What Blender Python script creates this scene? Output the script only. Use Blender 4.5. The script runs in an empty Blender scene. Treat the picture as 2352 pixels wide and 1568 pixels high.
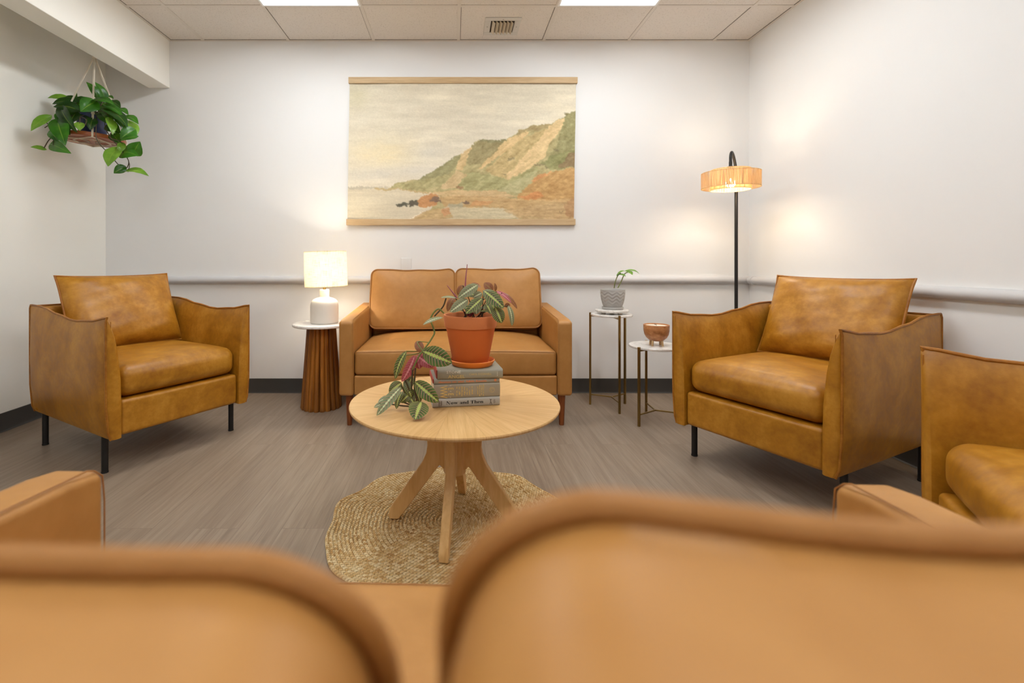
import bpy, math, random
import numpy as np
from mathutils import Vector, Matrix, noise as mnoise

random.seed(7)
R = math.radians
PI = math.pi
C = bpy.context.scene.collection
LAMP_E, TABLE_E, FLOOR_E, EXPO = 14, 10, 14, 0.72

# ------------------------------------------------------------------ camera constants
# the lens axis is level and square to the back wall (shifted lens); camera at (0,0,CZ) looking +Y
CZ, FPX, VX, VY = 0.94, 1090.0, 1044.0, 600.0


def at(px, py, D):
    """room point at depth D (metres from the lens) seen at photograph pixel px,py"""
    return Vector(((px - VX) * D / FPX, D, CZ - (py - VY) * D / FPX))


# ------------------------------------------------------------------ colour + node helpers
def lin(c):
    c = c / 255.0
    return c / 12.92 if c <= 0.04045 else ((c + 0.055) / 1.055) ** 2.4


def S(r, g, b, a=1.0):
    return (lin(r), lin(g), lin(b), a)


class NT:
    def __init__(self, name):
        self.m = bpy.data.materials.new(name)
        self.m.use_nodes = True
        self.t = self.m.node_tree
        self.t.nodes.clear()
        self.out = self.t.nodes.new('ShaderNodeOutputMaterial')

    def n(self, kind, **kw):
        nd = self.t.nodes.new('ShaderNode' + kind)
        for k, v in kw.items():
            if k.startswith('i_'):
                key = k[2:]
                key = int(key) if key.isdigit() else key.replace('_', ' ')
                sock = nd.inputs[key]
                if isinstance(v, bpy.types.NodeSocket):
                    self.t.links.new(v, sock)
                else:
                    sock.default_value = v
            else:
                setattr(nd, k, v)
        return nd

    def math(self, op, a, b=None, c=None, clamp=False):
        nd = self.t.nodes.new('ShaderNodeMath')
        nd.operation = op
        nd.use_clamp = clamp
        for i, v in enumerate((a, b, c)):
            if v is None:
                continue
            if isinstance(v, bpy.types.NodeSocket):
                self.t.links.new(v, nd.inputs[i])
            else:
                nd.inputs[i].default_value = v
        return nd.outputs[0]

    def mix(self, fac, a, b, blend='MIX'):
        nd = self.t.nodes.new('ShaderNodeMix')
        nd.data_type = 'RGBA'
        nd.blend_type = blend
        for sock, v in ((nd.inputs[0], fac), (nd.inputs[6], a), (nd.inputs[7], b)):
            if isinstance(v, bpy.types.NodeSocket):
                self.t.links.new(v, sock)
            else:
                sock.default_value = v
        return nd.outputs[2]

    def ramp(self, fac, stops, interp='LINEAR'):
        nd = self.t.nodes.new('ShaderNodeValToRGB')
        nd.color_ramp.interpolation = interp
        els = nd.color_ramp.elements
        while len(els) < len(stops):
            els.new(0.5)
        for e, (p, c) in zip(els, stops):
            e.position = p
            e.color = c if len(c) == 4 else (*c, 1)
        self.t.links.new(fac, nd.inputs[0])
        return nd.outputs[0]

    def obj(self):
        return self.n('TexCoord').outputs['Object']

    def mapped(self, scale=(1, 1, 1), rot=(0, 0, 0), loc=(0, 0, 0), src=None):
        nd = self.n('Mapping')
        self.t.links.new(src if src is not None else self.obj(), nd.inputs[0])
        nd.inputs['Scale'].default_value = scale
        nd.inputs['Rotation'].default_value = rot
        nd.inputs['Location'].default_value = loc
        return nd.outputs[0]

    def noise(self, scale, detail=3, rough=0.5, src=None, dist=0.0):
        nd = self.n('TexNoise')
        nd.inputs['Scale'].default_value = scale
        nd.inputs['Detail'].default_value = detail
        nd.inputs['Roughness'].default_value = rough
        nd.inputs['Distortion'].default_value = dist
        self.t.links.new(src if src is not None else self.obj(), nd.inputs['Vector'])
        return nd.outputs['Fac']

    def bump(self, h, strength=0.2, dist=0.01, normal=None):
        nd = self.n('Bump')
        nd.inputs['Strength'].default_value = strength
        nd.inputs['Distance'].default_value = dist
        self.t.links.new(h, nd.inputs['Height'])
        if normal is not None:
            self.t.links.new(normal, nd.inputs['Normal'])
        return nd.outputs[0]

    def pbr(self, color, rough=0.5, metal=0.0, normal=None, spec=0.5, **kw):
        p = self.n('BsdfPrincipled')
        for key, v in (('Base Color', color), ('Roughness', rough), ('Metallic', metal), ('Specular IOR Level', spec)):
            if isinstance(v, bpy.types.NodeSocket):
                self.t.links.new(v, p.inputs[key])
            else:
                p.inputs[key].default_value = v
        for key, v in kw.items():
            p.inputs[key.replace('_', ' ')].default_value = v
        if normal is not None:
            self.t.links.new(normal, p.inputs['Normal'])
        return p.outputs[0]

    def done(self, shader):
        self.t.links.new(shader, self.out.inputs[0])
        return self.m


def plain(name, col, rough=0.5, metal=0.0, spec=0.5, bump=None, vary=0.06):
    t = NT(name)
    f = t.noise(9.0, 3)
    d = tuple(c * (1 - vary) for c in col[:3]) + (1,)
    l = tuple(min(1, c * (1 + vary)) for c in col[:3]) + (1,)
    c = t.mix(f, d, l)
    nrm = t.bump(t.noise(bump[0], 2), bump[1], 0.004) if bump else None
    return t.done(t.pbr(c, rough, metal, nrm, spec))


# ------------------------------------------------------------------ mesh builder
class MB:
    def __init__(self):
        self.v, self.f, self.uv = [], [], []

    def add(self, verts, faces, uvs=None):
        o = len(self.v)
        self.v.extend([tuple(p) for p in verts])
        self.f.extend([tuple(i + o for i in f) for f in faces])
        self.uv.extend(uvs if uvs is not None else [(0.0, 0.0)] * len(verts))
        return self

    def box(self, x0, x1, y0, y1, z0, z1, M=None):
        p = [Vector((x, y, z)) for z in (z0, z1) for y in (y0, y1) for x in (x0, x1)]
        if M is not None:
            p = [M @ q for q in p]
        return self.add(p, [(0, 2, 3, 1), (4, 5, 7, 6), (0, 1, 5, 4), (2, 6, 7, 3), (0, 4, 6, 2), (1, 3, 7, 5)])

    def rbox(self, x0, x1, y0, y1, z0, z1, r, n=6, seg=3, fn=None, M=None):
        lo, hi = (x0, y0, z0), (x1, y1, z1)
        c = [(a + b) / 2 for a, b in zip(lo, hi)]
        h = [(b - a) / 2 for a, b in zip(lo, hi)]
        r = min(r, min(h) * 0.999)
        ns = n if isinstance(n, tuple) else (n, n, n)
        def axis(hh, n):
            core = hh - r
            ang = [r * math.tan(R(45) * i / seg) for i in range(1, seg + 1)]
            mid = [core * (2 * i / n - 1) for i in range(n + 1)]
            return [-core - a for a in reversed(ang)] + mid + [core + a for a in ang]
        ax = [axis(q, m) for q, m in zip(h, ns)]
        idx, verts, faces = {}, [], []
        def vid(q):
            k = tuple(round(a, 7) for a in q)
            if k not in idx:
                cl = [max(-(hh - r), min(hh - r, a)) for a, hh in zip(q, h)]
                d = Vector([a - b for a, b in zip(q, cl)])
                if d.length > 1e-9:
                    d = d.normalized() * r
                p = Vector([cc + a + b for cc, a, b in zip(c, cl, d)])
                if fn:
                    p = Vector(fn(p))
                if M is not None:
                    p = M @ p
                idx[k] = len(verts)
                verts.append(p)
            return idx[k]
        for a in range(3):
            b, d = (a + 1) % 3, (a + 2) % 3
            for sgn in (-1, 1):
                for i in range(len(ax[b]) - 1):
                    for j in range(len(ax[d]) - 1):
                        ids = []
                        for bi, dj in ((i, j), (i + 1, j), (i + 1, j + 1), (i, j + 1)):
                            q = [0, 0, 0]
                            q[a] = sgn * h[a]
                            q[b] = ax[b][bi]
                            q[d] = ax[d][dj]
                            ids.append(vid(q))
                        faces.append(ids if sgn > 0 else ids[::-1])
        return self.add(verts, faces)

    def tube(self, pts, rad, seg=8, closed=False, caps=True):
        P = [Vector(p) for p in pts]
        n = len(P)
        rf = rad if callable(rad) else (lambda t: rad)
        T = []
        for i in range(n):
            if closed:
                d = P[(i + 1) % n] - P[i - 1]
            else:
                d = P[min(i + 1, n - 1)] - P[max(i - 1, 0)]
            T.append(d.normalized() if d.length > 1e-12 else Vector((0, 0, 1)))
        up = Vector((0, 0, 1)) if abs(T[0].z) < 0.9 else Vector((1, 0, 0))
        N = (up - T[0] * up.dot(T[0])).normalized()
        verts, faces, uvs = [], [], []
        for i in range(n):
            N = (N - T[i] * N.dot(T[i]))
            N = N.normalized() if N.length > 1e-9 else T[i].orthogonal().normalized()
            B = T[i].cross(N)
            rr = rf(i / max(1, n - 1))
            for k in range(seg):
                a = 2 * PI * k / seg
                verts.append(P[i] + N * (rr * math.cos(a)) + B * (rr * math.sin(a)))
                uvs.append((i / max(1, n - 1), 0.5))
        m = n if closed else n - 1
        for i in range(m):
            j = (i + 1) % n
            for k in range(seg):
                k2 = (k + 1) % seg
                faces.append((i * seg + k, i * seg + k2, j * seg + k2, j * seg + k))
        if caps and not closed:
            faces.append(tuple(range(seg))[::-1])
            faces.append(tuple((n - 1) * seg + k for k in range(seg)))
        return self.add(verts, faces, uvs)

    def lathe(self, prof, seg=48, c=(0, 0, 0), flute=None, M=None, rfn=None):
        """prof: (r,z) from bottom to top, outside going up; r=0 ends make poles"""
        verts, faces, rings = [], [], []
        for (r, z) in prof:
            if r < 1e-6:
                rings.append([len(verts)])
                verts.append(Vector((0, 0, z)))
            else:
                ring = []
                for k in range(seg):
                    a = 2 * PI * k / seg
                    q = r * (flute(a, z) if flute else 1.0)
                    ring.append(len(verts))
                    verts.append(Vector((q * math.cos(a), q * math.sin(a), z)))
                rings.append(ring)
        for A, B in zip(rings, rings[1:]):
            for k in range(seg):
                k2 = (k + 1) % seg
                if len(A) == 1 and len(B) == 1:
                    continue
                if len(A) == 1:
                    faces.append((A[0], B[k2], B[k]))
                elif len(B) == 1:
                    faces.append((A[k], A[k2], B[0]))
                else:
                    faces.append((A[k], A[k2], B[k2], B[k]))
        off = Vector(c)
        verts = [(M @ p if M is not None else p) + off for p in verts]
        return self.add(verts, faces)

    def prism(self, poly, axis_a, axis_b, axis_n, t, o=(0, 0, 0)):
        """extrude a 2-D polygon (a,b) by +-t/2 along axis_n"""
        A, B, N, O = Vector(axis_a), Vector(axis_b), Vector(axis_n), Vector(o)
        n = len(poly)
        v = [O + A * a + B * b - N * (t / 2) for a, b in poly] + [O + A * a + B * b + N * (t / 2) for a, b in poly]
        f = [tuple(range(n))[::-1], tuple(range(n, 2 * n))]
        for i in range(n):
            j = (i + 1) % n
            f.append((i, j, n + j, n + i))
        return self.add(v, f)

    def loft(self, rings, closed_ring=True, cap=True):
        n = len(rings[0])
        verts = [p for r in rings for p in r]
        faces = []
        for i in range(len(rings) - 1):
            for k in range(n if closed_ring else n - 1):
                k2 = (k + 1) % n
                faces.append((i * n + k, i * n + k2, (i + 1) * n + k2, (i + 1) * n + k))
        if cap:
            faces.append(tuple(range(n))[::-1])
            faces.append(tuple((len(rings) - 1) * n + k for k in range(n)))
        return self.add(verts, faces)

    def build(self, name, mat, parent=None, bevel=0.0, sharp=38, seg=2, subsurf=0, fix=False):
        me = bpy.data.meshes.new(name)
        me.from_pydata(self.v, [], self.f)
        uvl = me.uv_layers.new(name='UVMap')
        li = np.empty(len(me.loops), dtype=np.int32)
        me.loops.foreach_get('vertex_index', li)
        uvl.data.foreach_set('uv', np.array(self.uv, dtype=np.float32)[li].ravel())
        if fix:
            import bmesh
            bm = bmesh.new()
            bm.from_mesh(me)
            bmesh.ops.recalc_face_normals(bm, faces=bm.faces)
            bm.to_mesh(me)
            bm.free()
        me.polygons.foreach_set('use_smooth', [True] * len(me.polygons))
        me.set_sharp_from_angle(angle=R(sharp))
        me.materials.append(mat)
        o = bpy.data.objects.new(name, me)
        C.objects.link(o)
        if parent is not None:
            o.parent = parent
        if bevel > 0:
            b = o.modifiers.new('Bevel', 'BEVEL')
            b.width = bevel
            b.segments = seg
            b.limit_method = 'ANGLE'
            b.angle_limit = R(35)
            b.harden_normals = True
        if subsurf:
            s = o.modifiers.new('Subsurf', 'SUBSURF')
            s.levels = s.render_levels = subsurf
        return o


def tag(o, label=None, cat=None, group=None, kind=None):
    if label:
        o['label'] = label
    if cat:
        o['category'] = cat
    if group:
        o['group'] = group
    if kind:
        o['kind'] = kind
    return o


def thing(name, label, cat, loc=(0, 0, 0), rotz=0.0, group=None):
    o = bpy.data.objects.new(name, None)
    o.empty_display_size = 0.1
    C.objects.link(o)
    o.location = loc
    o.rotation_euler = (0, 0, rotz)
    return tag(o, label, cat, group)


def copy_tree(o, parent=None):
    c = o.copy()
    C.objects.link(c)
    if parent is not None:
        c.parent = parent
    for ch in list(o.children):
        copy_tree(ch, c)
    return c


def struct(o, label=None):
    o['kind'] = 'structure'
    if label:
        o['label'] = label
        o['category'] = label.split()[-1]
    return o


# ------------------------------------------------------------------ materials
def leather(name, c_dark, c_mid, c_light, rough, mott, grain=0.12):
    t = NT(name)
    big = t.noise(mott, 4, 0.62, dist=0.4)
    fine = t.noise(mott * 7, 4, 0.6)
    f = t.math('ADD', t.math('MULTIPLY', big, 0.68), t.math('MULTIPLY', fine, 0.32))
    col = t.ramp(f, [(0.34, c_dark), (0.5, c_mid), (0.66, c_light)])
    v = t.n('TexVoronoi', i_Scale=420.0)
    t.t.links.new(t.obj(), v.inputs['Vector'])
    g = t.math('ADD', t.math('MULTIPLY', v.outputs['Distance'], 0.5), t.noise(60, 3))
    nrm = t.bump(g, grain, 0.0015)
    nrm = t.bump(t.noise(11, 3, 0.5), 0.18, 0.006, nrm)
    rr = t.math('ADD', rough, t.math('MULTIPLY', t.math('SUBTRACT', fine, 0.5), 0.25))
    return t.done(t.pbr(col, rr, 0, nrm, 0.42))


M = {}
M['chair_leather'] = leather('cognac_leather', S(142, 89, 12), S(167, 112, 23), S(190, 135, 46), 0.42, 6.5)
M['chair_piping'] = leather('cognac_piping', S(128, 76, 12), S(152, 94, 20), S(172, 114, 36), 0.48, 12)
M['sofa_leather'] = leather('tan_leather', S(164, 113, 54), S(172, 121, 61), S(181, 130, 70), 0.5, 4.5, 0.08)
M['sofa_piping'] = leather('tan_piping', S(150, 99, 46), S(158, 107, 52), S(166, 115, 60), 0.5, 8, 0.08)
M['black_metal'] = plain('black_metal', S(34, 32, 31), 0.38, 0.3)
M['dark_plastic'] = plain('dark_plastic', S(22, 21, 20), 0.55)
M['brass'] = plain('brushed_brass', S(150, 124, 72), 0.34, 1.0)
M['white_ceramic'] = plain('white_ceramic', S(226, 222, 214), 0.45, vary=0.02)
M['marble'] = None
M['terracotta'] = plain('terracotta', S(200, 100, 36), 0.72, vary=0.08, bump=(120, 0.08))
M['terracotta_rim'] = plain('terracotta_rim', S(204, 120, 66), 0.75, vary=0.08, bump=(120, 0.08))
M['saucer'] = plain('orange_clay', S(222, 122, 34), 0.6, vary=0.05)
M['soil'] = plain('potting_soil', S(52, 36, 24), 0.95, vary=0.4, bump=(70, 0.8))
M['blue_pot'] = plain('blue_glaze', S(52, 66, 104), 0.35, vary=0.25)
M['cord'] = plain('cotton_cord', S(216, 206, 188), 0.9, vary=0.08, bump=(400, 0.3))
M['grey_clay'] = plain('grey_clay', S(172, 170, 166), 0.7, vary=0.05, bump=(150, 0.06))
M['wax'] = plain('cream_wax', S(232, 222, 204), 0.5, vary=0.02)
M['wick'] = plain('wick', S(60, 50, 40), 0.9)
M['white_plastic'] = plain('white_plastic', S(224, 224, 222), 0.4, vary=0.01)
M['screw'] = plain('screw_metal', S(150, 146, 138), 0.35, 0.8)
M['page'] = plain('paper_pages', S(214, 196, 168), 0.85, vary=0.06)
M['red_board'] = plain('red_book_board', S(176, 70, 56), 0.7)
M['ink_black'] = plain('black_ink', S(18, 16, 15), 0.6)
M['ink_gold'] = plain('gold_foil', S(214, 186, 116), 0.4, 0.25)
M['ink_white'] = plain('pale_foil', S(226, 222, 206), 0.5)
M['ink_orange'] = plain('orange_ink', S(206, 124, 78), 0.6)
M['ink_brown'] = plain('brown_ink', S(92, 78, 64), 0.6)
M['jacket_sage'] = plain('sage_jacket', S(146, 142, 124), 0.4, vary=0.04)
M['jacket_stone'] = plain('stone_jacket', S(146, 142, 128), 0.4, vary=0.04)
M['jacket_taupe'] = plain('taupe_jacket', S(150, 140, 120), 0.42, vary=0.04)
M['jacket_silver'] = plain('silver_jacket', S(166, 160, 148), 0.42, vary=0.04)
M['vent_white'] = plain('vent_enamel', S(206, 202, 195), 0.5, vary=0.02)
M['slat_cream'] = plain('vent_slat', S(206, 192, 168), 0.5, vary=0.05)
M['vent_dark'] = plain('duct_dark', S(58, 44, 30), 0.9)


def m_marble():
    t = NT('white_marble')
    w = t.noise(5, 6, 0.6, dist=2.2)
    vein = t.math('ABSOLUTE', t.math('SUBTRACT', w, 0.5))
    vein = t.math('SUBTRACT', 1.0, t.math('MULTIPLY', vein, 14), clamp=True)
    col = t.mix(t.math('MULTIPLY', vein, 0.4), S(230, 227, 222), S(176, 172, 166))
    return t.done(t.pbr(col, 0.22))


M['marble'] = m_marble()


def m_wall(name, col):
    t = NT(name)
    f = t.noise(3.0, 3)
    c = t.mix(f, tuple(x * 0.985 for x in col[:3]) + (1,), col)
    nrm = t.bump(t.noise(260, 2), 0.05, 0.002)
    return t.done(t.pbr(c, 0.62, 0, nrm, 0.3))


M['wall'] = m_wall('wall_paint', S(233, 233, 232))
M['wall_warm'] = m_wall('soffit_paint', S(240, 239, 232))
M['rail'] = plain('rail_vinyl', S(200, 199, 199), 0.6, vary=0.015)


def m_ceiling():
    t = NT('acoustic_tile')
    a = t.noise(110, 3, 0.7)
    b = t.noise(42, 2, 0.6)
    speck = t.math('LESS_THAN', a, 0.40)
    c = t.mix(t.math('MULTIPLY', speck, 0.5), S(224, 218, 211), S(182, 173, 163))
    c = t.mix(t.math('MULTIPLY', b, 0.25), c, S(206, 199, 191))
    nrm = t.bump(a, 0.5, 0.003)
    return t.done(t.pbr(c, 0.9, 0, nrm, 0.15))


M['ceiling'] = m_ceiling()
M['tbar'] = plain('ceiling_tbar', S(214, 207, 198), 0.55, vary=0.02)
M['joint'] = plain('ceiling_joint', S(86, 78, 68), 0.8)


def m_floor():
    t = NT('vinyl_plank')
    mp = t.mapped(rot=(0, 0, R(90)))
    br = t.n('TexBrick', offset=0.37, i_Scale=1.0, i_Mortar_Size=0.0012, i_Mortar_Smooth=0.1, i_Brick_Width=1.22, i_Row_Height=0.152)
    t.t.links.new(mp, br.inputs['Vector'])
    br.inputs['Color1'].default_value = (0.0, 0.0, 0.0, 1)
    br.inputs['Color2'].default_value = (1, 1, 1, 1)
    br.inputs['Mortar'].default_value = (0.5, 0.5, 0.5, 1)
    tone = t.n('SeparateColor', i_0=br.outputs['Color']).outputs[0]
    off = t.n('CombineXYZ', i_2=t.math('MULTIPLY', tone, 9.0)).outputs[0]
    base = t.n('VectorMath', operation='ADD', i_0=t.obj(), i_1=off).outputs[0]
    g1 = t.noise(1.0, 5, 0.65, src=t.mapped(scale=(55, 2.2, 3), src=base), dist=0.3)
    g2 = t.noise(1.0, 3, 0.6, src=t.mapped(scale=(260, 7, 3), src=base))
    g3 = t.noise(1.0, 2, 0.5, src=t.mapped(scale=(7, 0.9, 2), src=base))
    f = t.math('ADD', t.math('ADD', t.math('MULTIPLY', g1, 0.45), t.math('MULTIPLY', g2, 0.35)), t.math('MULTIPLY', g3, 0.2))
    col = t.ramp(f, [(0.33, S(112, 96, 80)), (0.5, S(136, 119, 102)), (0.68, S(156, 140, 122))])
    col = t.mix(t.math('MULTIPLY', t.math('SUBTRACT', tone, 0.35), 0.22), col, S(150, 133, 116))
    col = t.mix(t.math('MULTIPLY', br.outputs['Fac'], 0.3), col, S(74, 60, 50))
    nrm = t.bump(f, 0.12, 0.002)
    return t.done(t.pbr(col, t.math('ADD', 0.36, t.math('MULTIPLY', g2, 0.2)), 0, nrm, 0.45))


M['floor'] = m_floor()
M['base'] = plain('cove_base', S(62, 60, 57), 0.4, vary=0.04)


def wood(name, c1, c2, c3, scale=(60, 60, 4), rough=0.45, src_rot=(0, 0, 0)):
    t = NT(name)
    g = t.noise(1.0, 5, 0.62, src=t.mapped(scale=scale, rot=src_rot), dist=0.6)
    h = t.noise(1.0, 3, 0.5, src=t.mapped(scale=tuple(s * 4 for s in scale), rot=src_rot))
    f = t.math('ADD', t.math('MULTIPLY', g, 0.7), t.math('MULTIPLY', h, 0.3))
    col = t.ramp(f, [(0.32, c1), (0.5, c2), (0.68, c3)])
    return t.done(t.pbr(col, rough, 0, t.bump(f, 0.08, 0.002), 0.4))


M['oak'] = wood('pale_oak', S(200, 154, 92), S(218, 176, 116), S(230, 192, 136), (26, 26, 3.5))
M['oak_edge'] = wood('oak_edge', S(150, 104, 52), S(170, 122, 66), S(184, 136, 80), (10, 10, 60))
M['sofa_leg'] = wood('walnut_leg', S(104, 50, 18), S(128, 66, 26), S(148, 82, 36), (50, 50, 5), 0.35)
M['candle_wood'] = wood('acacia_bowl', S(126, 76, 40), S(174, 116, 70), S(198, 146, 98), (18, 18, 34), 0.4)
M['board_wood'] = wood('stained_board', S(126, 62, 30), S(152, 82, 42), S(172, 100, 56), (4, 40, 40), 0.4)
M['rod_wood'] = wood('ash_rod', S(176, 148, 108), S(192, 164, 124), S(204, 178, 138), (4, 60, 60), 0.6)
M['peg_wood'] = wood('pale_peg', S(176, 146, 104), S(196, 166, 124), S(208, 182, 142), (60, 60, 8), 0.6)


def m_flute():
    t = NT('fluted_mango_wood')
    o = t.obj()
    sep = t.n('SeparateXYZ', i_0=o)
    ang = t.math('ARCTAN2', sep.outputs[1], sep.outputs[0])
    vec = t.n('CombineXYZ', i_0=t.math('MULTIPLY', ang, 7.0), i_1=t.math('MULTIPLY', sep.outputs[2], 2.4), i_2=0.0).outputs[0]
    g = t.noise(1.0, 5, 0.6, src=vec, dist=0.3)
    st = t.noise(1.0, 2, 0.5, src=t.n('CombineXYZ', i_0=t.math('MULTIPLY', ang, 3.2), i_1=sep.outputs[2], i_2=3.0).outputs[0])
    f = t.math('ADD', t.math('MULTIPLY', g, 0.5), t.math('MULTIPLY', st, 0.5))
    col = t.ramp(f, [(0.32, S(74, 40, 14)), (0.46, S(128, 76, 24)), (0.58, S(170, 108, 38)), (0.7, S(192, 132, 56))])
    return t.done(t.pbr(col, 0.42, 0, t.bump(g, 0.1, 0.003), 0.4))


M['flute'] = m_flute()


def m_tabletop():
    """oak veneer laid as a sunburst: grain runs outward in wedges"""
    t = NT('sunburst_oak')
    sep = t.n('SeparateXYZ', i_0=t.obj())
    ang = t.math('ARCTAN2', sep.outputs[1], sep.outputs[0])
    nw = 16.0
    w = t.math('MULTIPLY', t.math('ADD', ang, PI), nw / (2 * PI))
    k = t.math('FLOOR', w)
    mid = t.math('SUBTRACT', t.math('MULTIPLY', t.math('ADD', k, 0.5), 2 * PI / nw), PI)
    cs, sn = t.math('COSINE', mid), t.math('SINE', mid)
    al = t.math('ADD', t.math('MULTIPLY', sep.outputs[0], cs), t.math('MULTIPLY', sep.outputs[1], sn))
    ac = t.math('SUBTRACT', t.math('MULTIPLY', sep.outputs[1], cs), t.math('MULTIPLY', sep.outputs[0], sn))
    vec = t.n('CombineXYZ', i_0=t.math('MULTIPLY', al, 4.0), i_1=t.math('MULTIPLY', ac, 75.0), i_2=t.math('MULTIPLY', k, 5.3)).outputs[0]
    g = t.noise(1.0, 5, 0.6, src=vec, dist=0.25)
    vec2 = t.n('CombineXYZ', i_0=t.math('MULTIPLY', al, 12.0), i_1=t.math('MULTIPLY', ac, 320.0), i_2=k).outputs[0]
    h = t.noise(1.0, 2, 0.5, src=vec2)
    f = t.math('ADD', t.math('MULTIPLY', g, 0.65), t.math('MULTIPLY', h, 0.35))
    col = t.ramp(f, [(0.3, S(190, 146, 88)), (0.5, S(208, 168, 112)), (0.7, S(220, 184, 130))])
    tone = t.n('TexWhiteNoise', noise_dimensions='1D', i_W=k).outputs[0]
    col = t.mix(t.math('MULTIPLY', tone, 0.22), col, S(190, 142, 84))
    fr = t.math('FRACT', w)
    seam = t.math('LESS_THAN', t.math('MINIMUM', fr, t.math('SUBTRACT', 1.0, fr)), 0.012)
    col = t.mix(t.math('MULTIPLY', seam, 0.25), col, S(150, 104, 56))
    return t.done(t.pbr(col, 0.36, 0, t.bump(f, 0.05, 0.001), 0.42))


M['tabletop'] = m_tabletop()


def m_jute():
    """UV: x = arc length along the braid (m), y = braid number"""
    t = NT('braided_jute')
    uv = t.n('UVMap').outputs[0]
    sep = t.n('SeparateXYZ', i_0=uv)
    s, b = sep.outputs[0], sep.outputs[1]
    fr = t.math('FRACT', b)
    k = t.math('FLOOR', b)
    tri = t.math('ABSOLUTE', t.math('SUBTRACT', fr, 0.5))
    ph = t.math('ADD', t.math('MULTIPLY', s, 1 / 0.0115), t.math('ADD', t.math('MULTIPLY', tri, 1.6), t.math('MULTIPLY', k, 0.37)))
    side = t.math('GREATER_THAN', fr, 0.5)
    ph = t.math('ADD', ph, t.math('MULTIPLY', side, 0.5))
    strand = t.math('ABSOLUTE', t.math('SINE', t.math('MULTIPLY', ph, PI)))
    cell = t.n('CombineXYZ', i_0=t.math('FLOOR', ph), i_1=t.math('ADD', t.math('MULTIPLY', k, 2.0), side), i_2=0.0).outputs[0]
    wn = t.n('TexWhiteNoise', noise_dimensions='3D', i_0=cell).outputs[0]
    fine = t.noise(220, 3, 0.7)
    slow = t.noise(9, 3, 0.6)
    f = t.math('ADD', t.math('ADD', t.math('MULTIPLY', wn, 0.45), t.math('MULTIPLY', slow, 0.3)), t.math('MULTIPLY', fine, 0.25))
    col = t.ramp(f, [(0.2, S(172, 126, 72)), (0.36, S(212, 174, 116)), (0.55, S(228, 198, 146)), (0.8, S(242, 222, 178))])
    gap = t.math('SUBTRACT', 1.0, strand)
    col = t.mix(t.math('MULTIPLY', t.math('POWER', gap, 3.0), 0.4), col, S(120, 82, 44))
    hgt = t.math('ADD', strand, t.math('MULTIPLY', fine, 0.35))
    return t.done(t.pbr(col, 0.9, 0, t.bump(hgt, 0.9, 0.004), 0.15))


M['jute'] = m_jute()


def m_maranta(name, green, under, bright=1.0):
    """UV: x = base to tip, y = across (0..1)"""
    t = NT(name)
    sep = t.n('SeparateXYZ', i_0=t.n('UVMap').outputs[0])
    u = sep.outputs[0]
    v = t.math('ABSOLUTE', t.math('SUBTRACT', t.math('MULTIPLY', sep.outputs[1], 2.0), 1.0))
    uu = t.math('SUBTRACT', u, t.math('MULTIPLY', v, 0.16))
    saw = t.math('FRACT', t.math('MULTIPLY', uu, 10.0))
    tri = t.math('ABSOLUTE', t.math('SUBTRACT', saw, 0.5))
    edge = t.math('ADD', 0.07, t.math('MULTIPLY', tri, 0.34))
    rib = t.math('LESS_THAN', v, edge)
    line = t.math('LESS_THAN', t.math('ABSOLUTE', t.math('SUBTRACT', saw, 0.5)), 0.085)
    dark = t.mix(t.math('SMOOTH_MIN', t.math('MULTIPLY', v, 1.05), 1.0, 0.1), green[0], green[1])
    nz = t.noise(60, 3)
    dark = t.mix(t.math('MULTIPLY', nz, 0.35), dark, green[1])
    col = t.mix(line, dark, S(176, 128, 104))
    col = t.mix(rib, col, green[2])
    uc = t.mix(line, under[0], under[1])
    uc = t.mix(t.math('LESS_THAN', v, 0.06), uc, under[1])
    back = t.n('NewGeometry').outputs['Backfacing']
    col = t.mix(back, col, uc)
    p = t.pbr(col, 0.42, 0, t.bump(t.math('ABSOLUTE', t.math('SUBTRACT', saw, 0.5)), 0.25, 0.002), 0.4)
    tr = t.n('BsdfTranslucent')
    t.t.links.new(col, tr.inputs[0])
    mx = t.n('MixShader', i_0=0.12)
    t.t.links.new(p, mx.inputs[1])
    t.t.links.new(tr.outputs[0], mx.inputs[2])
    return t.done(mx.outputs[0])


M['maranta'] = m_maranta('prayer_leaf', (S(30, 46, 16), S(84, 108, 38), S(172, 186, 96)), (S(132, 44, 62), S(196, 112, 122)))
M['maranta_pale'] = m_maranta('prayer_leaf_pale', (S(72, 88, 52), S(128, 142, 98), S(196, 204, 158)), (S(150, 128, 88), S(190, 160, 120)))
M['maranta_under'] = m_maranta('prayer_leaf_pink', (S(150, 52, 70), S(176, 78, 92), S(212, 140, 146)), (S(150, 52, 70), S(212, 140, 146)))
M['maranta_rust'] = m_maranta('prayer_leaf_rust', (S(122, 66, 26), S(140, 84, 36), S(150, 110, 54)), (S(110, 52, 30), S(150, 86, 56)))
M['stem_green'] = plain('stem_green', S(112, 118, 52), 0.5, vary=0.2)
M['stem_dark'] = plain('stem_dark', S(70, 56, 32), 0.55, vary=0.2)
M['spike'] = plain('rolled_leaf_pink', S(158, 86, 96), 0.5, vary=0.2)


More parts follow.
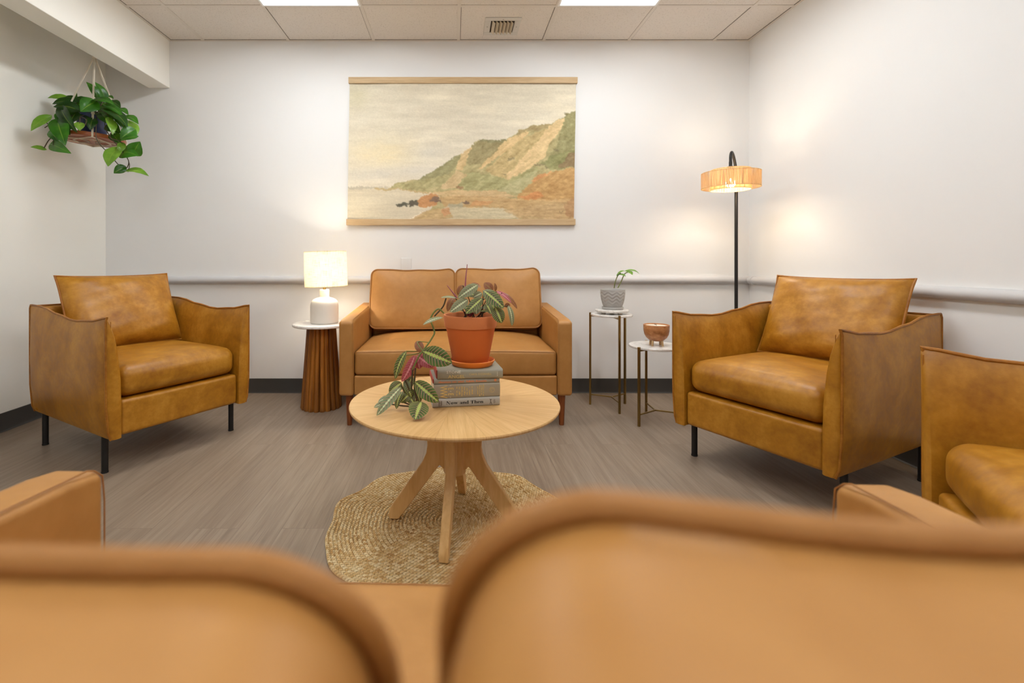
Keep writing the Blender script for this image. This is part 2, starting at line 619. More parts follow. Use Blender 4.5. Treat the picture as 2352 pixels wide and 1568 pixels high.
def m_pothos(name, c0, c1):
    t = NT(name)
    sep = t.n('SeparateXYZ', i_0=t.n('UVMap').outputs[0])
    v = t.math('ABSOLUTE', t.math('SUBTRACT', t.math('MULTIPLY', sep.outputs[1], 2.0), 1.0))
    nz = t.noise(26, 4, 0.6)
    rnd = t.noise(7, 1)
    f = t.math('ADD', t.math('MULTIPLY', nz, 0.5), t.math('MULTIPLY', rnd, 0.5))
    col = t.ramp(f, [(0.38, c0), (0.62, c1)])
    col = t.mix(t.math('MULTIPLY', t.math('LESS_THAN', v, 0.05), 0.5), col, S(150, 176, 70))
    p = t.pbr(col, 0.3, 0, t.bump(nz, 0.1, 0.004), 0.5)
    tr = t.n('BsdfTranslucent')
    t.t.links.new(t.mix(0.5, col, S(120, 180, 30)), tr.inputs[0])
    mx = t.n('MixShader', i_0=0.28)
    t.t.links.new(p, mx.inputs[1])
    t.t.links.new(tr.outputs[0], mx.inputs[2])
    return t.done(mx.outputs[0])


M['pothos'] = m_pothos('pothos_leaf', S(26, 78, 18), S(58, 124, 26))
M['pothos_dark'] = m_pothos('pothos_leaf_dark', S(14, 46, 14), S(28, 74, 20))
M['pothos_light'] = m_pothos('pothos_leaf_light', S(96, 142, 40), S(134, 176, 62))


def m_shade():
    t = NT('linen_shade')
    mp = t.mapped(scale=(1, 1, 1))
    sep = t.n('SeparateXYZ', i_0=mp)
    ang = t.math('ARCTAN2', sep.outputs[1], sep.outputs[0])
    a = t.noise(1.0, 2, 0.6, src=t.n('CombineXYZ', i_0=t.math('MULTIPLY', ang, 42.0), i_1=t.math('MULTIPLY', sep.outputs[2], 14.0)).outputs[0])
    b = t.noise(1.0, 2, 0.6, src=t.n('CombineXYZ', i_0=t.math('MULTIPLY', ang, 2.4), i_1=t.math('MULTIPLY', sep.outputs[2], 320.0)).outputs[0])
    f = t.math('ADD', t.math('MULTIPLY', a, 0.5), t.math('MULTIPLY', b, 0.5))
    col = t.ramp(f, [(0.34, S(190, 174, 142)), (0.46, S(240, 233, 216)), (0.7, S(248, 244, 232))])
    d = t.n('BsdfDiffuse')
    tr = t.n('BsdfTranslucent')
    t.t.links.new(col, d.inputs[0])
    t.t.links.new(col, tr.inputs[0])
    mx = t.n('MixShader', i_0=0.55)
    t.t.links.new(d.outputs[0], mx.inputs[1])
    t.t.links.new(tr.outputs[0], mx.inputs[2])
    return t.done(mx.outputs[0])


M['shade'] = m_shade()


def m_raffia():
    t = NT('raffia_cord')
    f = t.noise(1.0, 3, 0.6, src=t.mapped(scale=(160, 160, 12)))
    col = t.ramp(f, [(0.3, S(222, 196, 154)), (0.5, S(240, 220, 184)), (0.7, S(250, 236, 208))])
    d = t.n('BsdfDiffuse')
    tr = t.n('BsdfTranslucent')
    t.t.links.new(col, d.inputs[0])
    t.t.links.new(col, tr.inputs[0])
    mx = t.n('MixShader', i_0=0.62)
    t.t.links.new(d.outputs[0], mx.inputs[1])
    t.t.links.new(tr.outputs[0], mx.inputs[2])
    return t.done(mx.outputs[0])


M['raffia'] = m_raffia()


def emit(name, col, strength):
    t = NT(name)
    e = t.n('Emission')
    e.inputs[0].default_value = col
    e.inputs[1].default_value = strength
    return t.done(e.outputs[0])


def m_canvas():
    t = NT('painted_canvas')
    a = t.n('Attribute', attribute_name='paint').outputs['Color']
    w = t.n('TexWave', wave_type='BANDS', bands_direction='X', i_Scale=260.0, i_Distortion=1.0)
    w2 = t.n('TexWave', wave_type='BANDS', bands_direction='Z', i_Scale=260.0, i_Distortion=1.0)
    o = t.obj()
    t.t.links.new(o, w.inputs['Vector'])
    t.t.links.new(o, w2.inputs['Vector'])
    h = t.math('ADD', w.outputs['Fac'], w2.outputs['Fac'])
    crease = t.noise(1.0, 3, 0.6, src=t.mapped(scale=(7, 1, 34)))
    nrm = t.bump(h, 0.06, 0.001, t.bump(crease, 0.25, 0.006))
    return t.done(t.pbr(a, 0.75, 0, nrm, 0.2))


M['canvas'] = m_canvas()

# ================================================================== THE ROOM
XL, XR, YB, YF, ZC = -2.50, 2.11, 3.40, -1.70, 2.52
BX0, BX1, BZ = -2.19, -2.04, 2.18          # dropped beam along the left wall
GX = [-1.795, -1.187, -0.579, 0.029, 0.637, 1.245, 1.853]
GY = [2.935, 1.715, 0.495, -0.725]
LIGHTS = [(GX[1], GX[2], GY[1], GY[0]), (GX[4], GX[5], GY[1], GY[0]),
          (GX[1], GX[2], GY[3], GY[2]), (GX[4], GX[5], GY[3], GY[2])]  # this second pair is added, unseen behind the viewer, to light the room evenly

struct(MB().box(XL - .1, XR + .1, YF - .1, YB + .1, -.1, 0).build('floor', M['floor']))
struct(MB().box(XL - .1, XR + .1, YB, YB + .1, 0, ZC + .15).build('wall_back', M['wall']))
struct(MB().box(XL - .1, XL, YF, YB, 0, ZC + .15).build('wall_left', M['wall_warm']))
struct(MB().box(XR, XR + .1, YF, YB, 0, ZC + .15).build('wall_right', M['wall']))
struct(MB().box(XL - .1, XR + .1, YF - .1, YF, 0, ZC + .15).build('wall_front', M['wall']))
struct(MB().box(BX0, BX1, YF, YB, BZ, ZC).build('wall_soffit', M['wall_warm'], bevel=.004))

mb = MB()
xs = sorted({XL, XR, *[l[0] for l in LIGHTS], *[l[1] for l in LIGHTS]})
ys = sorted({YF, YB, *[l[2] for l in LIGHTS], *[l[3] for l in LIGHTS]})
for a, b in zip(xs, xs[1:]):
    for c, d in zip(ys, ys[1:]):
        if any(l[0] <= (a + b) / 2 <= l[1] and l[2] <= (c + d) / 2 <= l[3] for l in LIGHTS):
            continue
        mb.box(a, b, c, d, ZC, ZC + .03)
ceil_o = struct(mb.build('ceiling', M['ceiling']))
struct(MB().box(XL, XR, YF, YB, ZC + .145, ZC + .16).build('ceiling_deck', M['wall']))
mb = MB()
tw = .011
for x in GX:
    mb.box(x - tw, x + tw, YF, YB, ZC - .0035, ZC + .001)
for y in GY:
    edges = sorted([BX1] + GX + [XR])
    for a, b in zip(edges, edges[1:]):
        mb.box(a + tw, b - tw, y - tw, y + tw, ZC - .003, ZC + .001)
mb.box(BX1, XR, YB - .016, YB, ZC - .004, ZC + .001)
mb.box(XR - .016, XR, YF, YB - .016, ZC - .004, ZC + .001)
mb.box(BX1, BX1 + .016, YF, YB - .016, ZC - .004, ZC + .001)
struct(mb.build('trim_1', M['tbar']))
mb = MB()                                    # shadow gap where tiles meet the wall angle and the grid
mb.box(BX1 + .016, XR - .016, YB - .0195, YB - .016, ZC - .0012, ZC + .001)
mb.box(XR - .0195, XR - .016, YF, YB - .02, ZC - .0012, ZC + .001)
mb.box(BX1 + .016, BX1 + .0195, YF, YB - .02, ZC - .0012, ZC + .001)
for i, x in enumerate(GX):
    s = 1 if i % 2 else -1
    mb.box(x + s * tw, x + s * (tw + .003), GY[0], YB - .02, ZC - .0009, ZC + .001)
struct(mb.build('trim_2', M['joint']))

# wall bumper rail: half-round vinyl
prof = [(0, -.027)] + [(.012 + .030 * math.cos(R(a)), .027 * math.sin(R(a))) for a in range(-90, 91, 15)] + [(0, .027)]
RZ = 0.807
mb = MB()
mb.loft([[(x, YB - p, RZ + z) for p, z in prof] for x in (XL + .02, -.72, -.716, XR - .002)])
mb.loft([[(XL + .004 + .012 * k, YB - p * (.75 + .25 * k), RZ + z * (.8 + .2 * k)) for p, z in prof] for k in (0, .6, 1, 1.4)])
struct(mb.build('trim_3', M['rail'], fix=True))
mb = MB()
mb.loft([[(XR - p, y, RZ + z) for p, z in prof] for y in (YB - .05, YF)])
mb.loft([[(XR - p * 1.08, y, RZ + z * 1.06) for p, z in prof] for y in (YB - .046, YB - .085)])
struct(mb.build('trim_4', M['rail'], fix=True))

# cove baseboard with a flared toe
cp = [(0, .102), (.004, .100), (.004, .018), (.008, .006), (.016, .001), (0, .001)]
struct(MB().loft([[(x, YB - p, z) for p, z in cp] for x in (XL, XR)]).build('baseboard_back', M['base'], fix=True))
struct(MB().loft([[(XL + p, y, z) for p, z in cp] for y in (YF, YB)]).build('baseboard_left', M['base'], fix=True))
struct(MB().loft([[(XR - p, y, z) for p, z in cp] for y in (YF, YB)]).build('baseboard_right', M['base'], fix=True))
struct(MB().loft([[(x, YF + p, z) for p, z in cp] for x in (XL, XR)]).build('baseboard_front', M['base'], fix=True))

# ------------------------------------------------------------------ recessed ceiling lights
M['troffer'] = plain('troffer_white', S(238, 240, 240), 0.45, vary=0.005)
M['lens'] = emit('light_lens', (0.95, 0.98, 1.0, 1), LAMP_E)


def troffer():
    w, l = .292, .598
    t = thing('ceiling_light', 'x', 'ceiling light', group='recessed ceiling lights')
    f = MB()
    f.box(-w - .012, w + .012, -l - .012, -l, -.004, .002).box(-w - .012, w + .012, l, l + .012, -.004, .002)
    f.box(-w - .012, -w, -l, l, -.004, .002).box(w, w + .012, -l, l, -.004, .002)
    f.build('frame', M['troffer'], t)
    r = MB()                                    # two curved wings rising to the lamp channel, closed at the ends
    arc = [(-w + (w - .11) * k / 8, .092 * math.sin(R(90) * k / 8)) for k in range(9)]
    full = arc + [(-x, z) for x, z in reversed(arc)]
    r.loft([[(x, y, z) for x, z in full] for y in (-l, l)], closed_ring=False, cap=False)
    for y in (-l, l):
        o = len(r.v)
        r.add([(x, y, z) for x, z in full], [tuple(range(len(full)))])
    r.build('reflector', M['troffer'], t)
    b = MB()
    pr = [(.105 * math.cos(R(a)), .062 - .062 * math.sin(R(a))) for a in range(0, 181, 15)]
    rings = []
    for y, s in ((-l + .004, .55), (-l + .03, .86), (-l + .07, 1), (l - .07, 1), (l - .03, .86), (l - .004, .55)):
        rings.append([(x * (.7 + .3 * s), y, .066 + (z - .066) * s) for x, z in pr])
    b.loft(rings)
    b.build('lens', M['lens'], t, fix=True)
    return t


proto = troffer()
LL = ['recessed white ceiling light above the hanging plant side, with a glowing rounded lens',
      'recessed white ceiling light just right of the small air vent',
      'added unseen ceiling light behind the viewer on the plant side, evening out the room light',
      'added unseen ceiling light behind the viewer on the floor lamp side, evening out the room light']
for i, (x0, x1, y0, y1) in enumerate(LIGHTS):
    o = proto if i == 0 else copy_tree(proto)
    o.location = ((x0 + x1) / 2, (y0 + y1) / 2, ZC)
    o['label'] = LL[i]

# ------------------------------------------------------------------ air vent in the ceiling
t = thing('air_vent', 'small square white air vent in the ceiling with angled cream slats', 'air vent', (.318, 3.19, ZC))
mb = MB()
q, qi = .118, .078
mb.box(-q, q, -q, -qi, -.005, 0).box(-q, q, qi, q, -.005, 0).box(-q, -qi, -qi, qi, -.005, 0).box(qi, q, -qi, qi, -.005, 0)
mb.build('frame', M['vent_white'], t, bevel=.0015)
MB().box(-qi, qi, -qi, qi, -.0012, -.0006).build('duct', M['vent_dark'], t)
for k in range(6):
    x = -qi + .019 + k * .0238
    mb = MB()
    mb.box(-.0125, .0125, -qi, qi, -.0008, .0008, Matrix.Translation((x, 0, -.011)) @ Matrix.Rotation(R(48), 4, 'Y'))
    mb.build('slat', M['slat_cream'], t)
for x, y in ((-.098, 0), (.098, 0), (0, -.098), (0, .098)):
    MB().lathe([(0, -.0065), (.004, -.006), (.004, -.0045), (0, -.0045)], 10, (x, y, 0)).build('screw', M['screw'], t)

# ------------------------------------------------------------------ blank wall plate
p = at(933, 611, 3.395)
t = thing('wall_plate', 'blank white wall plate just above the rail behind the loveseat', 'wall plate', (p.x, 3.40, p.z))
MB().rbox(-.037, .037, -.006, -.0002, -.058, .058, .003, 2).build('plate', M['white_plastic'], t)
for z in (-.03, .03):
    MB().lathe([(0, 0), (.0028, 0), (.0028, .001), (0, .0013)], 10, M=Matrix.Translation((0, -.0062, z)) @ Matrix.Rotation(R(90), 4, 'X')).build('screw', M['white_plastic'], t)

# ================================================================== ARMCHAIRS


def interp(x, pts):
    if x <= pts[0][0]:
        return pts[0][1]
    for (a, b), (c, d) in zip(pts, pts[1:]):
        if x <= c:
            k = (x - a) / (c - a)
            k = k * k * (3 - 2 * k)
            return b + (d - b) * k
    return pts[-1][1]


def arm_mesh(s):
    TOP = [(0, .694), (.14, .674), (.31, .664), (.48, .684), (.66, .712), (.80, .714)]
    mb, rings = MB(), []
    def sec(y, b, shrink=0.0):
        zt = interp(y, TOP)
        p = [(.326, .168), (.337 + .004 * b, .20), (.345 + .014 * b, .31), (.346 + .020 * b, .43), (.346 + .017 * b, .55),
             (.346 + .010 * b, zt - .055), (.346 + .003 * b, zt - .014), (.343, zt),
             (.337, zt - .010), (.325, zt - .038), (.310, zt - .09), (.298, zt - .16), (.288, .42), (.285, .30), (.285, .168)]
        if shrink:
            q = []
            for i, (x, z) in enumerate(p):
                x2, z2 = p[14 - i]
                mx, mz = (x + x2) / 2, (z + z2) / 2
                zz = z - (.012 * shrink if i in (6, 7, 8) else 0)
                q.append((x + (mx - x) * shrink, zz))
            p = q
        return [(s * x, y, z) for x, z in p]
    st = [(-.0075, 0, .55), (-.005, 0, .28), (0, 0, 0), (.012, .25, 0), (.03, .6, 0), (.07, .95, 0), (.12, 1, 0), (.2, 1, 0), (.28, 1, 0), (.36, 1, 0),
          (.44, 1, 0), (.52, 1, 0), (.6, 1, 0), (.68, .9, 0), (.74, .7, 0), (.78, .35, 0), (.80, 0, 0), (.804, 0, .3)]
    for y, b, sh in st:
        rings.append(sec(y, b, sh))
    n = 15
    mb.loft(rings, True, False)
    for base in (0, (len(rings) - 1) * n):
        for i in range(7):
            if i < 6:
                mb.f.append((base + i, base + i + 1, base + 13 - i, base + 14 - i))
            else:
                mb.f.append((base + 6, base + 7, base + 8))
    pp = MB()
    fr = sec(0, 0)[:8]
    path = [Vector(q) for q in fr]
    path[-1] += Vector((0, -.005, .005))
    for y, b, sh in st[3:-1]:
        path.append(Vector(sec(y, b)[7]) + Vector((0, 0, .002)))
    rr = [Vector(q) for q in sec(.80, 0)[:7]][::-1]
    path += rr
    fine = []
    for a, b in zip(path, path[1:]):
        m = max(1, int((b - a).length / .02))
        fine += [a.lerp(b, k / m) for k in range(m)]
    fine.append(path[-1])
    pp.tube(fine, .0052, 7)
    st2 = [Vector(q) + Vector((-s * .017, -.0058, 0)) for q in fr]
    pp.tube(st2[:7], .0016, 6)
    return mb, pp


def pillow(W, H, Tf, Tb, M4, ear=.02, nu=26, nv=20, sag=.035):
    mb = MB()
    def pos(u, v, side):
        x = W / 2 * u * (1 - .022 * (1 - v * v)) * (1 + ear * abs(u) ** 9 * abs(v) ** 9)
        z = H / 2 * v * (1 - sag * (1 - u * u)) * (1 + ear * abs(u) ** 9 * abs(v) ** 9)
        t = (max(0, (1 - u ** 4)) * max(0, (1 - v ** 4))) ** .55
        t *= 1 - .12 * v
        w = .004 * math.sin(9 * u + 4 * v) * t + .003 * math.sin(17 * v - 6 * u) * t
        y = (-Tf if side == 0 else Tb) * t + (w if side == 0 else 0)
        return M4 @ Vector((x, y, z))
    def sm(k, n):
        q = 2 * k / n - 1
        return math.sin(q * PI / 2) * .55 + q * .45
    ids = {}
    for side in (0, 1):
        for i in range(nu + 1):
            for j in range(nv + 1):
                edge = i in (0, nu) or j in (0, nv)
                key = (i, j, 0 if edge else side)
                if key not in ids:
                    ids[key] = len(mb.v)
                    mb.v.append(tuple(pos(sm(i, nu), sm(j, nv), side)))
                    mb.uv.append((i / nu, j / nv))
        g = lambda i, j: ids[(i, j, 0 if (i in (0, nu) or j in (0, nv)) else side)]
        for i in range(nu):
            for j in range(nv):
                q = (g(i, j), g(i + 1, j), g(i + 1, j + 1), g(i, j + 1))
                mb.f.append(q if side == 0 else q[::-1])
    loop = [(-1 + 2 * k / 30, -1) for k in range(30)] + [(1, -1 + 2 * k / 24) for k in range(24)] + \
           [(1 - 2 * k / 30, 1) for k in range(30)] + [(-1, 1 - 2 * k / 24) for k in range(24)]
    pp = MB().tube([pos(u, v, 0) for u, v in loop], .0062, 7, closed=True)
    return mb, pp


def make_armchair():
    t = thing('armchair', 'x', 'armchair', group='cognac leather armchairs')
    L, P = M['chair_leather'], M['chair_piping']
    b = MB().rbox(-.2845, .2845, .010, .74, .171, .327, .016, 8)
    b.build('base', L, t)
    # low back frame behind the pillow
    bk = MB().rbox(-.338, .338, .735, .806, .170, .708, .022, 8)
    bo = bk.build('backrest', L, t)
    MB().tube([(-.334 + .668 * k / 20, .770, .708 + .0035) for k in range(21)], .005, 7).build('piping', P, bo)
    for s in (-1, 1):
        a, pp = arm_mesh(s)
        ao = a.build('armrest', L, t, sharp=50, fix=True)
        pp.build('piping', P, ao)
    def crown(p):
        x, y, z = p
        u, v = x / .283, (y - .31) / .30
        k = max(0, 1 - u ** 4) * max(0, 1 - v ** 4)
        if z > .39:
            z += .020 * k + .003 * math.sin(11 * x + 5 * y) * k
        if y < .1:
            y -= .016 * max(0, 1 - u ** 4) * max(0, 1 - ((z - .40) / .075) ** 2)
        return x, y, z
    c = MB().rbox(-.283, .283, .022, .70, .331, .470, .046, 14, 5, fn=crown)
    co = c.build('seat_cushion', L, t)
    pp = MB()
    for s in (-1, 1):
        loop = []
        for a in range(0, 360, 10):
            ca, sa = math.cos(R(a)), math.sin(R(a))
            yy = .363 + .325 * math.copysign(abs(ca) ** .35, ca)
            zz = .4005 + .062 * math.copysign(abs(sa) ** .6, sa)
            loop.append((s * .2695, yy, zz))
        pp.tube(loop, .0034, 6, closed=True)
    pp.build('piping', P, co)
    Mt = Matrix.Translation((0, .652, .666)) @ Matrix.Rotation(R(-24.5), 4, 'X')
    pl, pp = pillow(.556, .425, .082, .035, Mt)
    po = pl.build('back_cushion', L, t)
    pp.build('piping', P, po)
    for x, y in ((-.3065, .10), (.3065, .10), (-.3065, .73), (.3065, .73)):
        lo = MB().tube([(x, y, .175), (x, y, .006)], .0135, 16).build('leg', M['black_metal'], t)
        MB().tube([(x, y, .007), (x, y, 0)], .0145, 16).build('foot_glide', M['dark_plastic'], lo)
    return t


ch = make_armchair()
ch.location = (-1.315, 2.326, 0)
ch.rotation_euler.z = math.atan2(.860, .511)
ch['label'] = 'cognac leather armchair under the hanging plant, turned towards the round table'
c2 = copy_tree(ch)
for q in ch.children:
    if q.name.startswith('back_cushion'):
        q.location.x += .018
c2.location = (1.209, 1.979, 0)
c2.rotation_euler.z = math.atan2(-.895, .446)
c2['label'] = 'cognac leather armchair in front of the black floor lamp'
c3 = copy_tree(ch)
c3.location = (1.145, 1.035, 0)
c3.rotation_euler.z = math.atan2(-.864, -.503)
c3['label'] = 'cognac leather armchair cut off by the photo edge, nearest the viewer beside the front loveseat'

# ================================================================== LOVESEATS


def box_cushion(W, H, T, r, bulge, ear, M4, N=120):
    """boxed back cushion with welt piping round the front and rear edge"""
    w, h = W / 2 - r, H / 2 - r
    out = []
    per = []
    for cx, cz, a0 in ((w, -h, -90), (w, h, 0), (-w, h, 90), (-w, -h, 180)):
        for k in range(10):
            a = R(a0 + 90 * k / 9)
            out.append((cx + r * math.cos(a), cz + r * math.sin(a)))
    # densify the straight runs
    den = []
    for (a, b) in zip(out, out[1:] + out[:1]):
        d = math.hypot(b[0] - a[0], b[1] - a[1])
        m = max(1, int(d / .02))
        for k in range(m):
            den.append((a[0] + (b[0] - a[0]) * k / m, a[1] + (b[1] - a[1]) * k / m))
    def warp(x, z):
        kz = max(0, z / (H / 2))
        return x, z + ear * kz * ((abs(x) / (W / 2)) ** 2.5 - .45) + .002 * kz * math.sin(9 * x / W * 2)
    def ring(s, y, grow=0.0):
        res = []
        for x, z in den:
            l = math.hypot(x, z)
            xx, zz = warp(x * s, z * s)
            xx += grow * x / l
            zz += grow * z / l
            res.append(M4 @ Vector((xx, y, zz)))
        return res
    mb = MB()
    rings = []
    ss = [.02, .15, .3, .45, .6, .72, .82, .9, .95, .98, .996]
    for s in ss:
        rings.append(ring(s, -T / 2 - bulge * (1 - s ** 3.2) + (.003 if s > .99 else 0)))
    for k in range(0, 9):
        f = k / 8
        rings.append(ring(1.0, -T / 2 + .003 + (T - .006) * f, .009 * math.sin(PI * f) - .002))
    for s in reversed(ss):
        rings.append(ring(s, T / 2 + .7 * bulge * (1 - s ** 3.2) - (.003 if s > .99 else 0)))
    mb.loft(rings)
    pp = MB()
    pp.tube(ring(1.0, -T / 2, .002), .0046, 8, closed=True)
    pp.tube(ring(1.0, T / 2, .002), .0046, 8, closed=True)
    return mb, pp


def make_loveseat():
    t = thing('loveseat', 'x', 'loveseat', group='matching tan leather loveseats')
    L, P = M['sofa_leather'], M['sofa_piping']
    MB().rbox(-.5765, .5765, .008, .69, .18, .291, .010, 10).build('base', L, t)
    bo = MB().rbox(-.5765, .5765, .60, .70, .18, .652, .025, 10).build('backrest', L, t)
    for s in (-1, 1):
        def slope(p):
            x, y, z = p
            if z > .35:
                z += .042 * (y / .70) * min(1, (z - .35) / .2)
            # rounded top front corner
            if y < .06 and z > .5:
                z -= .010 * (1 - y / .06) ** 2
            return x, y, z
        a0, a1 = sorted((s * .577, s * .661))
        a = MB().rbox(a0, a1, 0, .70, .178, .607, .017, (4, 14, 14), 4, fn=slope)
        ao = a.build('armrest', L, t)
        xs_ = s * .5805
        path = [(xs_, -.0004, .19)] + [(xs_, -.0004, .19 + .04 * k) for k in range(1, 10)] + [(xs_, .004, .5905)] + \
               [(xs_ + s * .004, .016, .6035)] + [(xs_ + s * .004, .03 + .04 * k, .6078 + .042 * (.03 + .04 * k) / .7) for k in range(0, 17)]
        MB().tube(path, .0013, 6).build('seam', P, ao)
    tufts = [(-.41, .30), (-.205, .30), (0, .30), (.205, .30), (.41, .30)]
    def crown(p):
        x, y, z = p
        u = x / .576
        if z > .38:
            k = max(0, 1 - u ** 4)
            z += .040 * k * min(1, max(0, (y - .01) / .40)) ** .8 + .006 * (1 - u * u)
            for a, b in tufts:
                d2 = ((x - a) / .016) ** 2 + ((y - b) / .05) ** 2
                z -= .006 * math.exp(-d2)
                d3 = ((x - a) / .075) ** 2 + ((y - b) / .012) ** 2
                z -= .003 * math.exp(-d3)
        elif z < .40 and y < .05:
            pass
        if y < .06:
            y -= .010 * max(0, 1 - u ** 6) * max(0, 1 - ((z - .36) / .085) ** 2)
        return x, y, z
    so = MB().rbox(-.5755, .5755, .012, .60, .293, .430, .020, (90, 40, 6), 4, fn=crown).build('seat_cushion', L, t)
    MB().tube([crown((-.566 + 1.132 * k / 60, .0135, .424)) for k in range(61)], .0013, 6).build('seam', P, so)
    for s in (-1, 1):
        Mt = Matrix.Translation((s * .2895, .588, .673)) @ Matrix.Rotation(R(-15.8), 4, 'X')
        c, pp = box_cushion(.572, .402, .115, .050, .030, .013, Mt)
        co = c.build('back_cushion', L, t, fix=True, sharp=50)
        pp.build('piping', P, co)
    for x, y in ((-.61, .052), (.61, .052), (-.61, .64), (.61, .64)):
        MB().lathe([(0, 0), (.0135, 0), (.0145, .004), (.0225, .182), (0, .182)], 20, (x, y, 0)).build('leg', M['sofa_leg'], t)
    return t


lv = make_loveseat()
lv.location = (.006, 2.68, 0)
lv['label'] = 'tan leather loveseat against the wall below the seascape hanging'
l2 = copy_tree(lv)
l2.location = (.006, .756, 0)
l2.rotation_euler.z = R(180 - 2.15)
l2['label'] = 'blurred tan leather loveseat in front of the viewer, seen over its back cushions'
cs = [o for o in lv.children if o.name.startswith('back_cushion')]
cs[1].location.z += .006
cs2 = [o for o in l2.children if o.name.startswith('back_cushion')]
for q, dxx, dz in ((cs2[0], -.014, -.017), (cs2[1], .003, -.033)):
    q.scale = (.965, 1, 1)          # softer, sat-in cushions
    q.location = (dxx, .030, dz)

# ================================================================== COFFEE TABLE, RUG
t = thing('coffee_table', 'round pale oak coffee table with splayed pedestal legs on the jute rug', 'coffee table', (.0, 1.69, .0), R(-8.4))
TZ = .446
RUG = .013
MB().lathe([(0, TZ - .022), (.335, TZ - .022), (.3655, TZ - .010), (.368, TZ - .004), (.3665, TZ), (0, TZ)], 128).build('tabletop', M['tabletop'], t, sharp=30)
outer = [(.185, TZ - .022), (.150, .405), (.122, .380), (.106, .350), (.098, .315), (.096, .285), (.100, .258), (.116, .222), (.232, .040 + RUG), (.238, .018 + RUG), (.236, RUG)]
inner = [(.205, RUG), (.185, .022 + RUG), (.052, .218), (.040, .205), (.030, .205), (.030, TZ - .022)]
for k in range(4):
    a = R(-90 + 90 * k)
    d = Vector((math.cos(a), math.sin(a), 0))
    n = Vector((-math.sin(a), math.cos(a), 0))
    MB().prism(outer + inner, d, (0, 0, 1), n, .030).build('leg', M['oak'], t, bevel=.003, fix=True)
MB().lathe([(0, .186), (.034, .186), (.040, .192), (.040, TZ - .022), (0, TZ - .022)], 8).build('column', M['oak'], t)

NR, PITCH = 33, .01342
mb = MB()
rng = random.Random(3)
bump = [(rng.uniform(-.010, .010), rng.uniform(0, 2 * PI)) for _ in range(12)]
TH = 300
sub = 6
ringsv = []
def rug_edge(a):
    return 1 + .012 * math.sin(5 * a + 1.0) + .015 * math.sin(9 * a + .4) + .013 * math.sin(13 * a + 2.2)
for i in range(NR * sub + 1):
    b = i / sub
    row = []
    for k in range(TH):
        a = 2 * PI * k / TH
        w = (b / NR) ** 2
        r = b * PITCH * (1 + (rug_edge(a) - 1) * w)
        fr = b - math.floor(b)
        z = .0045 + .0058 * math.sin(PI * fr) ** .6 if i < NR * sub else .001
        z += .006 * w * w * (1 + math.sin(9 * a + .4)) * .5
        z += rng.uniform(-.0006, .0006)
        row.append((r * math.cos(a), r * math.sin(a), z))
    ringsv.append(row)
for i, row in enumerate(ringsv):
    b = i / sub
    for k, p in enumerate(row):
        mb.v.append(p)
        mb.uv.append((2 * PI * k / TH * max(.3, math.floor(b - 1e-6) + .5) * PITCH, b))
for i in range(len(ringsv) - 1):
    for k in range(TH):
        k2 = (k + 1) % TH
        if k2:
            mb.f.append((i * TH + k, (i + 1) * TH + k, (i + 1) * TH + k2, i * TH + k2))
base = len(mb.v)
for i, row in enumerate(ringsv):            # seam column with continuing arc length
    b = i / sub
    mb.v.append(row[0])
    mb.uv.append((2 * PI * max(.3, math.floor(b - 1e-6) + .5) * PITCH, b))
for i in range(len(ringsv) - 1):
    mb.f.append((i * TH + TH - 1, (i + 1) * TH + TH - 1, base + i + 1, base + i))
rug = mb.build('jute_rug', M['jute'], sharp=180)
rug.location = (-.010, 1.708, .0005)
tag(rug, 'round braided jute rug under the coffee table, with a wavy edge', 'rug')

# ================================================================== BOOKS
def text(body, size, mat, parent, name, x, z, y, rot=0.0, bold=0.0, sx=1.0, align='LEFT'):
    cu = bpy.data.curves.new(name, 'FONT')
    cu.body = body
    cu.size = size
    cu.align_x = align
    cu.align_y = 'CENTER'
    cu.extrude = .00015
    cu.offset = bold
    cu.resolution_u = 3
    cu.materials.append(mat)
    tmp = bpy.data.objects.new(name, cu)
    C.objects.link(tmp)
    bpy.context.view_layer.update()
    me = bpy.data.meshes.new_from_object(tmp.evaluated_get(bpy.context.evaluated_depsgraph_get()))
    bpy.data.objects.remove(tmp)
    bpy.data.curves.remove(cu)
    o = bpy.data.objects.new(name, me)
    C.objects.link(o)
    o.parent = parent
    o.matrix_local = Matrix.Translation((x, y, z)) @ Matrix.Rotation(R(90), 4, 'X') @ Matrix.Rotation(rot, 4, 'Z') @ Matrix.Diagonal((sx, 1, 1, 1))
    return o


def book(label, x, y, z, L, D, T, rz, jacket, board=None):
    t = thing('book', label, 'book', (x, y, z), rz, 'hardback books stacked on the coffee table')
    mb = MB()
    b = .0028
    h = L / 2
    n = 7
    # wrap-round jacket: bottom board, gently rounded spine, top board
    sec = [(D, 0), (.004, 0)]
    for k in range(n):
        a = R(-90 + 180 * k / (n - 1))
        sec.append((.003 - .0035 * math.cos(a), T / 2 + (T / 2 - .001) * math.sin(a)))
    sec += [(.004, T), (D, T), (D, T - b), (.010, T - b), (.006, T / 2), (.010, b), (D, b)]
    mb.loft([[(xx, yy, zz) for yy, zz in sec] for xx in (-h, h)])
    co = mb.build('cover', jacket, t, fix=True, sharp=50)
    if board is not None:
        m2 = MB().box(-h - .0035, -h + .004, .012, D - .004, .0015, T - .0015)
        m2.build('board', board, t)
    MB().box(-h + .004, h - .004, .009, D - .005, b, T - b).build('page_block', M['page'], t)
    return t



